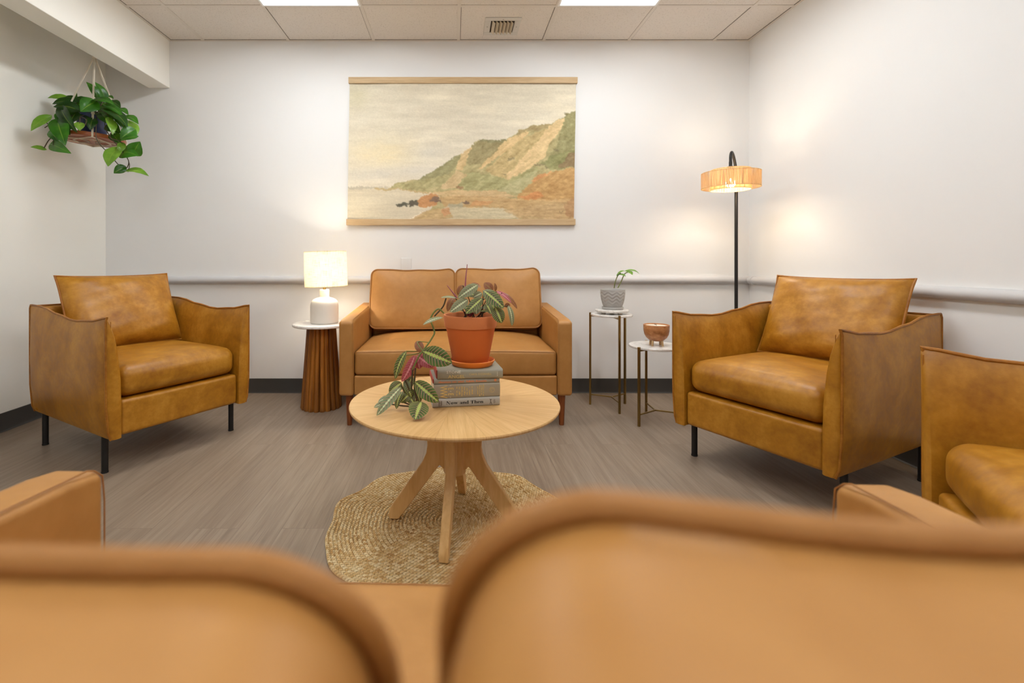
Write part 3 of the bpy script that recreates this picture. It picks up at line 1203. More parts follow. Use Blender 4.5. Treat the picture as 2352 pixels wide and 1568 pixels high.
def fat_word(word, x0, zc, xh, wid, mat, parent, name):
    """heavy high-contrast serif letters built from outlines, laid flat on the spine"""
    def box(a, b, c, d):
        return [(a, c), (b, c), (b, d), (a, d)]
    def ell(cx, cy, rx, ry, a0=0, a1=360, n=20):
        return [(cx + rx * math.cos(R(a0 + (a1 - a0) * k / n)), cy + ry * math.sin(R(a0 + (a1 - a0) * k / n))) for k in range(n + 1)]
    def ring(cx, cy, rx, ry, ix, iy, a0=0, a1=360, n=20):
        o = ell(cx, cy, rx, ry, a0, a1, n)
        i = ell(cx, cy, ix, iy, a0, a1, n)
        return [[o[k], o[k + 1], i[k + 1], i[k]] for k in range(n)]
    st = .36
    G = {
        'n': (1.16, [box(.06, .06 + st, 0, .94), box(.70, .70 + st, 0, .72), box(0, .5, 0, .07), box(.64, 1.14, 0, .07), box(-.02, .2, .88, .95)] + ring(.72, .66, .34, .34, .06, .27, 0, 180)),
        'h': (1.16, [box(.06, .06 + st, 0, 1.45), box(.70, .70 + st, 0, .72), box(0, .5, 0, .07), box(.64, 1.14, 0, .07), box(-.02, .2, 1.38, 1.45)] + ring(.72, .66, .34, .34, .06, .27, 0, 180)),
        'o': (1.06, ring(.5, .49, .5, .51, .13, .44)),
        'e': (1.0, ring(.5, .49, .48, .51, .13, .43, 0, 318) + [box(.36, .96, .46, .56)]),
        'a': (1.04, [box(.52, .52 + st, .06, .70), box(.8, 1.04, 0, .08)] + ring(.52, .66, .36, .34, .12, .26, 0, 150) + ring(.34, .26, .32, .27, .10, .18) + [ell(.2, .72, .13, .13, n=10)]),
        'd': (1.16, [box(.64, .64 + st, 0, 1.45), box(.48, .8, 1.38, 1.45), box(.9, 1.12, 0, .07)] + ring(.46, .47, .44, .5, .10, .42, 60, 300)),
        'w': (1.6, [[(.0, .95), (.42, .95), (.66, .15), (.48, 0), (.40, 0)], [(.48, 0), (.80, .95), (.72, .95), (.40, .1)], [(.60, .95), (1.02, .95), (1.22, .15), (1.06, 0), (.98, 0)], [(1.06, 0), (1.52, .95), (1.40, .95), (1.0, .1)], box(-.06, .5, .88, .95), box(1.28, 1.62, .88, .95)]),
        'N': (1.72, [box(.16, .26, 0, 1.4), box(1.28, 1.38, 0, 1.4), [(.06, 1.4), (.58, 1.4), (1.38, .0), (1.16, 0)], box(0, .5, 0, .07), box(1.08, 1.58, 1.33, 1.4), box(0, .4, 1.33, 1.4)]),
        'T': (1.46, [box(.46, .46 + .42, 0, 1.4), box(0, 1.34, 1.28, 1.4), [(0, 1.28), (.0, .95), (.06, .95), (.22, 1.28)], [(1.34, 1.28), (1.34, .95), (1.28, .95), (1.12, 1.28)], box(.3, 1.04, 0, .07)]),
        ' ': (.62, []),
    }
    total = sum(G[c][0] for c in word)
    k = wid / total
    mb = MB()
    x = 0
    for c in word:
        w, polys = G[c]
        for p in polys:
            area = sum(a[0] * b[1] - b[0] * a[1] for a, b in zip(p, p[1:] + p[:1]))
            q = p if area > 0 else p[::-1]
            mb.add([(x0 + (x + a) * k, -.0008, zc + (b - .6) * xh) for a, b in q], [tuple(range(len(q)))])
        x += w
    return mb.build(name, mat, parent)


def blur_line(x, z, ln, hgt, mat, parent, name, vertical=False, seed=0, gap=.25):
    """a line of print too small to read: separate ink dashes"""
    rg = random.Random(seed)
    mb = MB()
    p = 0
    while p < ln:
        w = rg.uniform(.5, 1.3) * hgt * .55
        h = hgt * rg.choice((.62, .62, .7, 1.0))
        if rg.random() > .12:
            if vertical:
                mb.box(x - hgt / 2, x - hgt / 2 + h, -.0010, -.0004, z + ln / 2 - p - w, z + ln / 2 - p)
            else:
                mb.box(x + p, x + p + w, -.0010, -.0004, z - hgt / 2, z - hgt / 2 + h)
        p += w + hgt * gap
    return mb.build(name, mat, parent)


z0 = TZ + .0004
RZ1 = R(8.2)
B4 = book('bottom book of the stack, pale grey spine with a bold black title', .041, 1.613, z0, .232, .156, .0290, RZ1, M['jacket_silver'])
fat_word('Now and Then', -.070, .0145, .0074, .128, M['ink_black'], B4, 'title')
text('Joseph', .0072, M['ink_brown'], B4, 'author', -.0945, .0145, -.0009, R(90), align='CENTER', bold=.00015)
text('Heller', .0072, M['ink_brown'], B4, 'author', -.0865, .0145, -.0009, R(90), align='CENTER', bold=.00015)
mb = MB()                                         # small leaping-figure mark
for pts in ([(.0805, .0235), (.0835, .0185)], [(.0865, .0230), (.0835, .0185)], [(.0830, .0190), (.0838, .0140)], [(.0838, .0140), (.0805, .0055)], [(.0838, .0140), (.0885, .0045)]):
    mb.tube([(a, -.0008, b) for a, b in pts], .0009, 6)
mb.build('emblem', M['ink_brown'], B4)
blur_line(.0945, .0145, .016, .0022, M['ink_brown'], B4, 'publisher', True, 4)
blur_line(.0985, .0150, .013, .0022, M['ink_brown'], B4, 'publisher', True, 5)
z1 = z0 + .0292
B3 = book('thickest book of the stack, third from the top, taupe spine with gold lettering', .044, 1.616, z1, .228, .152, .0475, RZ1 + R(.4), M['jacket_taupe'])
text('W', .036, M['ink_gold'], B3, 'title', -.083, .0335, -.0009, R(-90), bold=.0002, align='CENTER', sx=.6)
text('W', .036, M['ink_gold'], B3, 'title', -.083, .0135, -.0009, R(-90), bold=.0002, align='CENTER', sx=.6)
text('E', .025, M['ink_gold'], B3, 'title', -.058, .0335, -.0009, R(-90), bold=.0005, align='CENTER', sx=.62)
text('E', .025, M['ink_gold'], B3, 'title', -.058, .0145, -.0009, R(-90), bold=.0005, align='CENTER', sx=.62)
text('W', .0056, M['ink_white'], B3, 'title', -.058, .0435, -.0009, align='CENTER')
text('O', .0056, M['ink_white'], B3, 'title', -.058, .0240, -.0009, align='CENTER')
text('K', .0056, M['ink_white'], B3, 'title', -.058, .0045, -.0009, align='CENTER')
for i, ln in enumerate((.031, .030, .033, .027, .021, .028, .031)):
    blur_line(-.036 + i * .0088, .0235, ln, .0046, M['ink_gold'], B3, 'contents', True, 20 + i, .18)
for i, ln in enumerate((.025, .037, .034, .040)):
    blur_line(.036 + i * .0066, .0245, ln, .0036, M['ink_gold'], B3, 'contents', True, 40 + i, .15)
ring = MB().tube([(.085 + .0085 * math.cos(a * PI / 16), -.0009, .024 + .0085 * math.sin(a * PI / 16)) for a in range(32)], .0005, 5, closed=True)
ring.tube([(.085 + .0045 * math.cos(a * PI / 8), -.0009, .024 + .0045 * math.sin(a * PI / 8)) for a in range(1, 14)], .0005, 5)
ring.build('emblem', M['ink_gold'], B3)
z2 = z1 + .0477
B2 = book('thinnest book of the stack, second from the top, grey spine with orange lettering', .043, 1.617, z2, .226, .150, .0175, RZ1 - R(.4), M['jacket_stone'], M['red_board'])
blur_line(-.098, .0085, .164, .0062, M['ink_orange'], B2, 'title', False, 60, .16)
mb = MB()
mb.lathe([(0, 0), (.0045, 0), (.0045, .0006), (0, .0006)], 14, M=Matrix.Translation((.098, -.0004, .0095)) @ Matrix.Rotation(R(90), 4, 'X'))
mb.build('emblem', M['ink_orange'], B2)
z3 = z2 + .0177
B1 = book('top book of the stack, sage grey spine, directly under the terracotta saucer', .054, 1.612, z3, .224, .160, .0305, RZ1 - R(2.0), M['jacket_sage'], M['red_board'])
text('STONE', .0125, M['ink_white'], B1, 'title', -.082, .0240, -.0009, sx=1.25)
text('ANGEL', .0150, M['ink_gold'], B1, 'title', -.076, .0085, -.0009, sx=1.2)
text("CAROL O'CONNELL", .0088, M['ink_gold'], B1, 'author', -.004, .0150, -.0009, sx=.95)
blur_line(.0935, .0150, .018, .0022, M['ink_white'], B1, 'publisher', True, 7)
ZB = z3 + .0306

# ================================================================== LEAVES
def leaf(mb, base, tip, W, nrm, kind='ellipse', fold=.18, bend=.12, nt=12, nw=6, twist=0.0):
    """one blade: base/tip points, blade width W, rough facing normal; folded along the midrib and arched"""
    base, tip = Vector(base), Vector(tip)
    ax = tip - base
    L = ax.length
    ax.normalize()
    n = Vector(nrm)
    n = (n - ax * n.dot(ax)).normalized()
    sd = ax.cross(n)
    verts, uvs, faces = [], [], []
    for i in range(nt + 1):
        t = i / nt
        if kind == 'heart':
            w = (math.sin(min(1, t / .30) * PI / 2) ** .7) if t < .30 else max(0, math.cos((t - .30) / .70 * PI / 2)) ** .9
            w = max(w, .02)
        elif kind == 'strap':
            w = max(.03, math.sin(PI * t ** .8) ** .5)
        else:
            w = max(.02, math.sin(PI * min(1, max(0, t)) ** .92) ** .62)
        c = base + ax * (t * L) + n * (bend * L * (1 - (2 * t - 1) ** 2))
        tw = twist * t
        s2 = sd * math.cos(tw) + n * math.sin(tw)
        n2 = n * math.cos(tw) - sd * math.sin(tw)
        for j in range(nw + 1):
            v = 2 * j / nw - 1
            off = W / 2 * w * v
            back = 0.0
            if kind == 'heart':
                back = -.20 * L * (abs(v) ** 1.5) * max(0, 1 - t / .45)
            lift = fold * abs(off) - .35 * fold * W * (abs(v) ** 3) * w
            rip = .012 * W * math.sin(26 * t) * abs(v)
            verts.append(c + s2 * off + n2 * (lift + rip) + ax * back)
            uvs.append((t, (v + 1) / 2))
    for i in range(nt):
        for j in range(nw):
            a = i * (nw + 1) + j
            faces.append((a, a + 1, a + nw + 2, a + nw + 1))
    mb.add(verts, faces, uvs)


def curve_pts(P, n=8):
    """Catmull-Rom through P"""
    P = [Vector(p) for p in P]
    Q = [P[0] * 2 - P[1]] + P + [P[-1] * 2 - P[-2]]
    out = []
    for i in range(1, len(Q) - 2):
        for k in range(n):
            t = k / n
            a, b, c, d = Q[i - 1], Q[i], Q[i + 1], Q[i + 2]
            out.append(.5 * ((2 * b) + (c - a) * t + (2 * a - 5 * b + 4 * c - d) * t * t + (3 * b - a - 3 * c + d) * t ** 3))
    out.append(P[-1])
    return out


# ------------------------------------------------------------------ potted prayer plant on the books
PX, PY = .053, 1.695
s = thing('saucer', 'shallow orange terracotta saucer under the big plant pot', 'saucer', (PX + .010, PY, ZB))
MB().lathe([(0, 0), (.066, 0), (.072, .003), (.0795, .016), (.0805, .0195), (.078, .0215), (.0755, .019), (.070, .0065), (0, .006)], 72).build('dish', M['saucer'], s)
pt = thing('potted_prayer_plant', 'prayer plant in a large terracotta pot standing on the book stack', 'potted plant', (PX + .004, PY, ZB + .0065))
PH = .172
MB().lathe([(0, 0), (.060, 0), (.063, .003), (.0885, PH - .040), (.0865, PH - .038), (0.0865, PH - .030), (.0, PH - .03)], 72).build('pot', M['terracotta'], pt)
MB().lathe([(.086, PH - .043), (.0915, PH - .042), (.0925, PH - .039), (.0965, PH - .004), (.0950, PH), (.0900, PH), (.0885, PH - .004), (.0855, PH - .043)], 72).build('rim', M['terracotta_rim'], pt)
MB().lathe([(.0875, PH - .024), (.05, PH - .018), (0, PH - .014)], 40, M=Matrix()).build('soil', M['soil'], pt)


def PQ(x, y, D):                     # point from close-up coordinates of the plant region
    return at(850 + .2423 * x, 600 + .2423 * y, D)


inv = Matrix.Translation(-Vector(pt.location))
up = Vector((0, -.55, .83))
cam = Vector((0, -1, .25))
side_l, side_r = Vector((-.5, -.8, .3)), Vector((.5, -.8, .3))
leaves = {
    'maranta': [
        ((1075, 275), 1.62, (1268, 445), 1.57, .031, cam, 'ellipse'),
        ((1185, 435), 1.60, (1248, 585), 1.585, .030, cam, 'ellipse'),
        ((1065, 350), 1.62, (905, 497), 1.58, .025, cam, 'ellipse'),
        ((500, 850), 1.575, (778, 965), 1.535, .045, cam, 'ellipse'),
        ((425, 1140), 1.58, (652, 1335), 1.535, .036, cam, 'ellipse'),
        ((488, 1330), 1.525, (425, 1502), 1.460, .045, Vector((.1, -.6, .8)), 'ellipse'),
        ((345, 850), 1.60, (238, 1115), 1.585, .024, side_l, 'ellipse'),
        ((300, 1150), 1.60, (180, 1245), 1.57, .028, cam, 'ellipse'),
        ((1120, 330), 1.68, (1180, 470), 1.66, .03, up, 'ellipse'),
        ((330, 1120), 1.61, (395, 1290), 1.585, .020, cam, 'ellipse'),
        ((350, 1180), 1.62, (420, 1330), 1.60, .018, side_r, 'ellipse'),
        ((405, 1090), 1.62, (325, 1240), 1.60, .022, cam, 'ellipse'),
        ((400, 1230), 1.60, (290, 1340), 1.58, .022, cam, 'ellipse'),
        ((420, 1200), 1.61, (475, 1340), 1.59, .020, side_r, 'ellipse'),
        ((360, 1260), 1.60, (420, 1350), 1.58, .022, cam, 'ellipse'),
        ((330, 900), 1.61, (280, 930), 1.60, .012, cam, 'ellipse'),
        ((310, 1230), 1.60, (250, 1400), 1.56, .020, side_l, 'ellipse'),
        ((960, 420), 1.66, (1060, 470), 1.63, .020, cam, 'ellipse'),
        ((1100, 400), 1.67, (1150, 500), 1.63, .020, cam, 'ellipse'),
        ((1000, 330), 1.70, (900, 300), 1.72, .03, up, 'ellipse'),
    ],
    'maranta_pale': [
        ((1022, 222), 1.66, (832, 350), 1.62, .026, cam, 'ellipse'),
        ((928, 362), 1.63, (757, 482), 1.59, .026, cam, 'ellipse'),
        ((690, 532), 1.60, (500, 603), 1.58, .013, up, 'ellipse'),
        ((820, 350), 1.66, (670, 345), 1.65, .009, up, 'ellipse'),
        ((1060, 300), 1.68, (975, 345), 1.66, .018, cam, 'ellipse'),
        ((290, 1195), 1.56, (62, 1462), 1.485, .024, Vector((.25, -.7, .65)), 'ellipse'),
        ((215, 1285), 1.60, (75, 1335), 1.575, .017, up, 'ellipse'),
        ((175, 1345), 1.59, (36, 1385), 1.57, .017, up, 'ellipse'),
        ((1310, 420), 1.66, (1345, 612), 1.64, .017, side_r, 'strap'),
        ((1000, 430), 1.64, (1010, 500), 1.62, .024, cam, 'ellipse'),
    ],
    'maranta_under': [
        ((1200, 282), 1.68, (1338, 392), 1.66, .013, side_r, 'strap'),
        ((425, 890), 1.61, (300, 1140), 1.59, .025, side_r, 'ellipse'),
        ((440, 890), 1.62, (600, 1005), 1.60, .026, cam, 'ellipse'),
        ((450, 900), 1.63, (470, 1020), 1.62, .026, cam, 'ellipse'),
    ],
    'maranta_rust': [
        ((1165, 280), 1.72, (1080, 205), 1.73, .022, cam, 'ellipse'),
        ((1188, 285), 1.73, (1180, 205), 1.73, .010, side_r, 'ellipse'),
        ((1250, 295), 1.70, (1395, 450), 1.68, .014, side_r, 'strap'),
        ((800, 335), 1.69, (733, 475), 1.68, .019, side_l, 'ellipse'),
        ((880, 225), 1.72, (832, 320), 1.71, .018, cam, 'ellipse'),
        ((1275, 420), 1.68, (1330, 415), 1.67, .012, cam, 'ellipse'),
        ((960, 205), 1.72, (1050, 250), 1.70, .012, up, 'ellipse'),
        ((440, 755), 1.63, (500, 870), 1.61, .022, cam, 'ellipse'),
    ],
}
for mk, ls in leaves.items():
    mb = MB()
    for (b, bd, e, ed, w, nv, kd) in ls:
        leaf(mb, inv @ PQ(*b, bd), inv @ PQ(*e, ed), w * 1.42, nv, kd, bend=.10)
    rg = random.Random(5)
    if mk == 'maranta':             # low inner foliage over the soil
        for k in range(16):
            a = rg.uniform(0, 2 * PI)
            r = rg.uniform(.015, .06)
            b = Vector((r * math.cos(a), r * math.sin(a) * .8 + .01, PH + rg.uniform(-.005, .02)))
            leaf(mb, b, b + Vector((.045 * math.cos(a), .045 * math.sin(a), rg.uniform(.005, .035))), .022, (0, -.3, 1), 'ellipse')
    mb.build('foliage', M[mk], pt, sharp=180)
mb = MB()
for P, r in (([(700, 490), (640, 452), (575, 540), (603, 640), (610, 682), (585, 730), (555, 775), (500, 850), (465, 895), (400, 1030)], .0030),
             ([(555, 768), (450, 765), (500, 850)], .0016), ([(490, 850), (420, 852), (345, 850)], .0016), ([(488, 862), (420, 880), (350, 888), (285, 905)], .0015)):
    n = len(P)
    mb.tube(curve_pts([inv @ PQ(x, y, 1.64 - .05 * i / max(1, n - 1)) for i, (x, y) in enumerate(P)], 6), r, 7)
mb.build('vine', M['stem_green'], pt)
mb = MB()
for P, D in (([(405, 1020), (395, 1150), (400, 1260), (445, 1370)], 1.59), ([(430, 1010), (420, 1200), (440, 1290), (438, 1340)], 1.585), ([(330, 1120), (370, 1220), (410, 1360)], 1.60),
             ([(340, 1140), (395, 1290), (430, 1372)], 1.59), ([(300, 1180), (350, 1290), (420, 1375)], 1.59), ([(240, 1300), (330, 1340), (430, 1376)], 1.585), ([(180, 1350), (300, 1368), (420, 1376)], 1.585),):
    mb.tube(curve_pts([inv @ PQ(x, y, D) for x, y in P], 6), .0026, 6)
mb.build('stem', M['stem_dark'], pt)
mb = MB()
mb.tube(curve_pts([inv @ PQ(x, y, 1.66) for x, y in ((720, 350), (690, 430), (610, 520))], 6), .0026, 6)
rg = random.Random(9)
for (x, y) in ((1020, 225), (925, 365), (1065, 355), (1075, 275), (1185, 440), (1200, 285), (1165, 275), (1250, 300), (800, 340), (1310, 420), (880, 230)):
    e = inv @ PQ(x, y, 1.67)
    b = Vector((rg.uniform(-.03, .05), rg.uniform(-.01, .03), PH - .02))
    mb.tube(curve_pts([b, (b + e) / 2 + Vector((0, .0, .012)), e], 6), .0017, 6)
mb.build('stem', M['stem_dark'], pt)
mb = MB()
mb.tube(curve_pts([inv @ PQ(900, 270, 1.68), inv @ PQ(908, 150, 1.68), inv @ PQ(921, 28, 1.68)], 8), lambda t: .0030 * (1 - .75 * t) + .0004, 8)
mb.tube(curve_pts([inv @ PQ(825, 345, 1.67), inv @ PQ(780, 290, 1.67), inv @ PQ(730, 226, 1.67)], 8), lambda t: .0028 * (1 - .75 * t) + .0004, 8)
mb.build('leaf_spike', M['spike'], pt)

# ================================================================== SIDE TABLE + LAMP
STX, STY = -.862, 3.075
t = thing('side_table', 'side table with fluted dark wood pedestal and white marble top', 'side table', (STX, STY, 0))
NFL = 20
def fl(a, z):
    return 1 - .13 * (1 - abs(math.cos(a * NFL / 2))) ** 1.6
MB().lathe([(0, 0), (.128, 0), (.131, .006), (.1285, .02), (.118, .16), (.1075, .30), (.0985, .42), (.092, .52), (.0915, .523), (0, .523)], NFL * 12, flute=fl).build('pedestal', M['flute'], t, sharp=60)
MB().lathe([(0, .523), (.176, .523), (.180, .526), (.181, .534), (.178, .540), (.174, .542), (0, .542)], 96).build('top', M['marble'], t)
t = thing('table_lamp', 'lit table lamp with linen drum shade and ribbed white base on the marble side table', 'lamp', (STX + .022, STY - .01, .5425), R(10))
rib = lambda a, z: 1 + (.006 * math.cos(60 * a) if .012 < z < .115 else 0)
MB().lathe([(0, 0), (.082, 0), (.0865, .004), (.0885, .012), (.0885, .11), (.0875, .122), (.083, .138), (.072, .151), (.052, .161), (.034, .166), (.0305, .170), (.0300, .172), (.0300, .212), (.028, .216), (0, .216)], 240, flute=rib).build('base', M['white_ceramic'], t, sharp=60)
MB().lathe([(0, .215), (.010, .215), (.010, .236), (.014, .237), (.014, .275), (0, .275)], 20).build('socket', M['brass'], t)
Msh = Matrix.Translation((.012, 0, .236)) @ Matrix.Rotation(R(-1.8), 4, 'Y')
sh = MB().lathe([(.1345, 0), (.1325, .226), (.1305, .226), (.1325, 0), (.1345, 0)], 96, M=Msh).build('lamp_shade', M['shade'], t)
for z, r in ((.0015, .1335), (.2245, .1315)):
    mb = MB().tube([Msh @ Vector((r * math.cos(2 * PI * k / 64), r * math.sin(2 * PI * k / 64), z)) for k in range(64)], .0022, 6, closed=True)
    if z < .1:
        for k in range(3):
            a = 2 * PI * k / 3 + .4
            mb.tube([Msh @ Vector((.010 * math.cos(a), .010 * math.sin(a), .03)), Msh @ Vector((.132 * math.cos(a), .132 * math.sin(a), .002))], .0014, 6)
    mb.build('rim', M['shade'], sh)
MB().lathe([(0, .276), (.014, .280), (.029, .312), (.030, .325), (.024, .346), (.010, .356), (0, .357)], 24).build('bulb', emit('bulb_glow', (1, .80, .52, 1), 40), t)

# ================================================================== FLOOR LAMP
FX, FY = 1.84, 3.10
SX_, SY_ = 1.7275, 2.97
t = thing('floor_lamp', 'tall black floor lamp with a lit woven raffia drum shade in the corner', 'lamp', (FX, FY, 0))
MB().lathe([(0, 0), (.128, 0), (.130, .004), (.130, .014), (.126, .020), (.02, .024), (0, .024)], 64).build('base', M['black_metal'], t)
MB().tube([(0, 0, .02), (0, 0, 1.0), (0, 0, 1.50)], .0105, 16).build('pole', M['black_metal'], t)
dx, dy = SX_ - FX, SY_ - FY
arc = curve_pts([(0, 0, 1.50), (dx * .16, dy * .16, 1.56), (dx * .50, dy * .50, 1.612), (dx * .80, dy * .80, 1.628), (dx * .98, dy * .98, 1.600), (dx, dy, 1.56)], 10)
MB().tube(arc, .0088, 14).build('arm', M['black_metal'], t)
MB().lathe([(0, 0), (.024, 0), (.026, .004), (.024, .026), (.010, .032), (.010, .058), (0, .060)], 28, (dx, dy, 1.505)).build('cap', M['black_metal'], t)
def drum(r, z0, z1, n, name, top):
    mb = MB()
    rg = random.Random(int(r * 1000))
    for k in range(n):
        a = 2 * PI * (k + rg.uniform(-.22, .22)) / n
        da = rg.uniform(-.010, .010)
        rr = rg.uniform(.0011, .0019)
        mb.tube([(r * math.cos(a + da * q) + dx, r * math.sin(a + da * q) + dy, z0 + (z1 - z0) * (q + 1) / 2) for q in (-1, 0, 1)], rr, 5, caps=False)
    o = mb.build(name, M['raffia'], t)
    for z in (z0, z1):
        m2 = MB().tube([(r * math.cos(2 * PI * k / 72) + dx, r * math.sin(2 * PI * k / 72) + dy, z) for k in range(72)], .0026, 6, closed=True)
        if top and z == z1:
            for k in range(3):
                a = 2 * PI * k / 3 + .3
                m2.tube([(dx, dy, z1 + .001), (dx + r * math.cos(a), dy + r * math.sin(a), z1)], .002, 6)
        m2.build('rim', M['raffia'], o)
drum(.163, 1.400, 1.494, 270, 'outer_shade', True)
drum(.112, 1.388, 1.512, 210, 'inner_shade', True)
MB().lathe([(0, 1.455), (.017, 1.455), (.017, 1.508), (0, 1.508)], 20, (dx, dy, 0)).build('socket', M['black_metal'], t)
MB().lathe([(0, 1.400), (.016, 1.404), (.027, 1.418), (.028, 1.430), (.020, 1.448), (.013, 1.456), (0, 1.456)], 24, (dx, dy, 0)).build('bulb', emit('filament_glow', (1, .82, .56, 1), 45), t)

# ================================================================== NESTING TABLES
def plant_table(name, label, x, y, H, r, angs, rl, mr):
    t = thing(name, label, 'side table', (x, y, 0))
    MB().lathe([(0, H - .014), (mr - .003, H - .014), (mr, H - .011), (mr, H - .003), (mr - .003, H), (0, H)], 72).build('top', M['marble'], t)
    w = .0062
    st = MB()
    for a in angs:
        c, s = math.cos(R(a)), math.sin(R(a))
        Mr = Matrix.Translation((rl * c, rl * s, 0)) @ Matrix.Rotation(R(a), 4, 'Z')
        MB().box(-w, w, -w, w, 0, H + .0015, Mr).build('leg', M['brass'], t, bevel=.0012)
        R0 = Matrix.Rotation(R(a), 4, 'Z')
        st.box(0, rl - w, -.004, .004, .063, .071, R0)
        st.box(0, rl - w, -.005, .005, H - .024, H - .0145, R0)
    st.build('stretcher', M['brass'], t, bevel=.001)
    return t


plant_table('plant_stand', 'taller brass side table with white marble top, under the grey pot', 1.0127, 3.061, .603, .132, (154, 272, 33), .134, .129)
plant_table('plant_stand', 'shorter brass side table with white marble top, under the candle bowl', 1.178, 2.785, .450, .147, (213, 87, 335), .152, .147)
for o in C.objects:
    if o.name.startswith('plant_stand') and o.parent is None:
        o['group'] = 'pair of brass and marble side tables'

# marble riser with little feet
t = thing('marble_riser', 'small round white marble riser on little feet on the taller brass table', 'riser', (1.0127, 3.055, .6032))
MB().lathe([(0, .013), (.100, .013), (.104, .017), (.104, .025), (.100, .028), (0, .028)], 64).build('top', M['marble'], t)
for a in (70, 190, 310):
    MB().lathe([(0, 0), (.013, 0), (.014, .003), (.014, .013), (0, .013)], 20, (.058 * math.cos(R(a)), .058 * math.sin(R(a)), 0)).build('foot', M['marble'], t)
# wavy grey pot
t = thing('potted_seedling', 'young two-stemmed plant in a wavy grey clay pot on the marble riser', 'potted plant', (1.018, 3.055, .6314))
MB().lathe([(0, 0), (.062, 0), (.0655, .003), (.068, .014), (.066, .0165), (.061, .015), (.058, .007), (0, .007)], 48).build('saucer', M['grey_clay'], t)
wv = lambda a, z: 1 + (.014 * math.sin((z - .018 + .0075 * math.sin(a * 9)) * 2 * PI / .0215) * min(1, max(0, (z - .022) / .02)) * min(1, max(0, (.122 - z) / .012)))
prof = [(0, .0072), (.050, .0072)] + [(.055 + .0215 * (1 - (1 - k / 40) ** 2.2), .010 + .118 * k / 40) for k in range(41)] + [(.0755, .130), (.072, .130), (.070, .126), (.068, .110), (0, .110)]
MB().lathe(prof, 180, flute=wv).build('pot', M['grey_clay'], t, sharp=60)
MB().lathe([(.070, .116), (.03, .119), (0, .120)], 32).build('soil', M['soil'], t)
def PS(x, y, D):
    return at(1330 + .2615 * x, 590 + .2615 * y, D)
inv = Matrix.Translation(-Vector(t.location))
for P in ([(308, 275, 3.05), (318, 220, 3.05), (340, 165, 3.05), (365, 140, 3.05)], [(340, 272, 3.03), (370, 215, 3.03), (400, 150, 3.03), (440, 128, 3.03)]):
    MB().tube(curve_pts([inv @ PS(*q) for q in P], 8), .0032, 7).build('stem', M['stem_green'], t)
mb = MB()
leaf(mb, inv @ PS(340, 160, 3.05), inv @ PS(405, 122, 3.02), .03, Vector((-.2, -.4, .9)), 'heart', bend=.2)
leaf(mb, inv @ PS(345, 158, 3.05), inv @ PS(412, 172, 3.00), .028, Vector((0, -.5, .8)), 'heart', bend=.15)
leaf(mb, inv @ PS(420, 128, 3.03), inv @ PS(532, 152, 3.00), .034, Vector((.1, -.35, .9)), 'heart', bend=.22)
leaf(mb, inv @ PS(425, 128, 3.03), inv @ PS(470, 158, 2.96), .036, Vector((0, -.6, .8)), 'heart', bend=.1)
mb.build('foliage', M['pothos_light'], t, sharp=180)

# candle in a wooden bowl on pegs
t = thing('candle', 'cream candle in a round wooden bowl on four pegs, on the shorter brass table', 'candle', (1.176, 2.765, .4502))
bowl = [(0, .026), (.024, .027), (.042, .034), (.056, .047), (.066, .066), (.0705, .088), (.0715, .120), (.0705, .122), (.0670, .122), (.0655, .118), (.063, .112), (0, .112)]
MB().lathe(bowl, 64).build('bowl', M['candle_wood'], t)
MB().lathe([(.0655, .1125), (.0655, .1150), (.05, .1145), (.02, .1150), (0, .1155)], 48).build('wax', M['wax'], t)
MB().tube([(0, 0, .114), (.001, 0, .120), (-.012, 0, .124)], .0014, 8).build('wick', M['wick'], t)
for a in (35, 125, 215, 305):
    MB().tube([(.040 * math.cos(R(a)), .040 * math.sin(R(a)), 0), (.036 * math.cos(R(a)), .036 * math.sin(R(a)), .036)], .0062, 12).build('peg', M['peg_wood'], t)

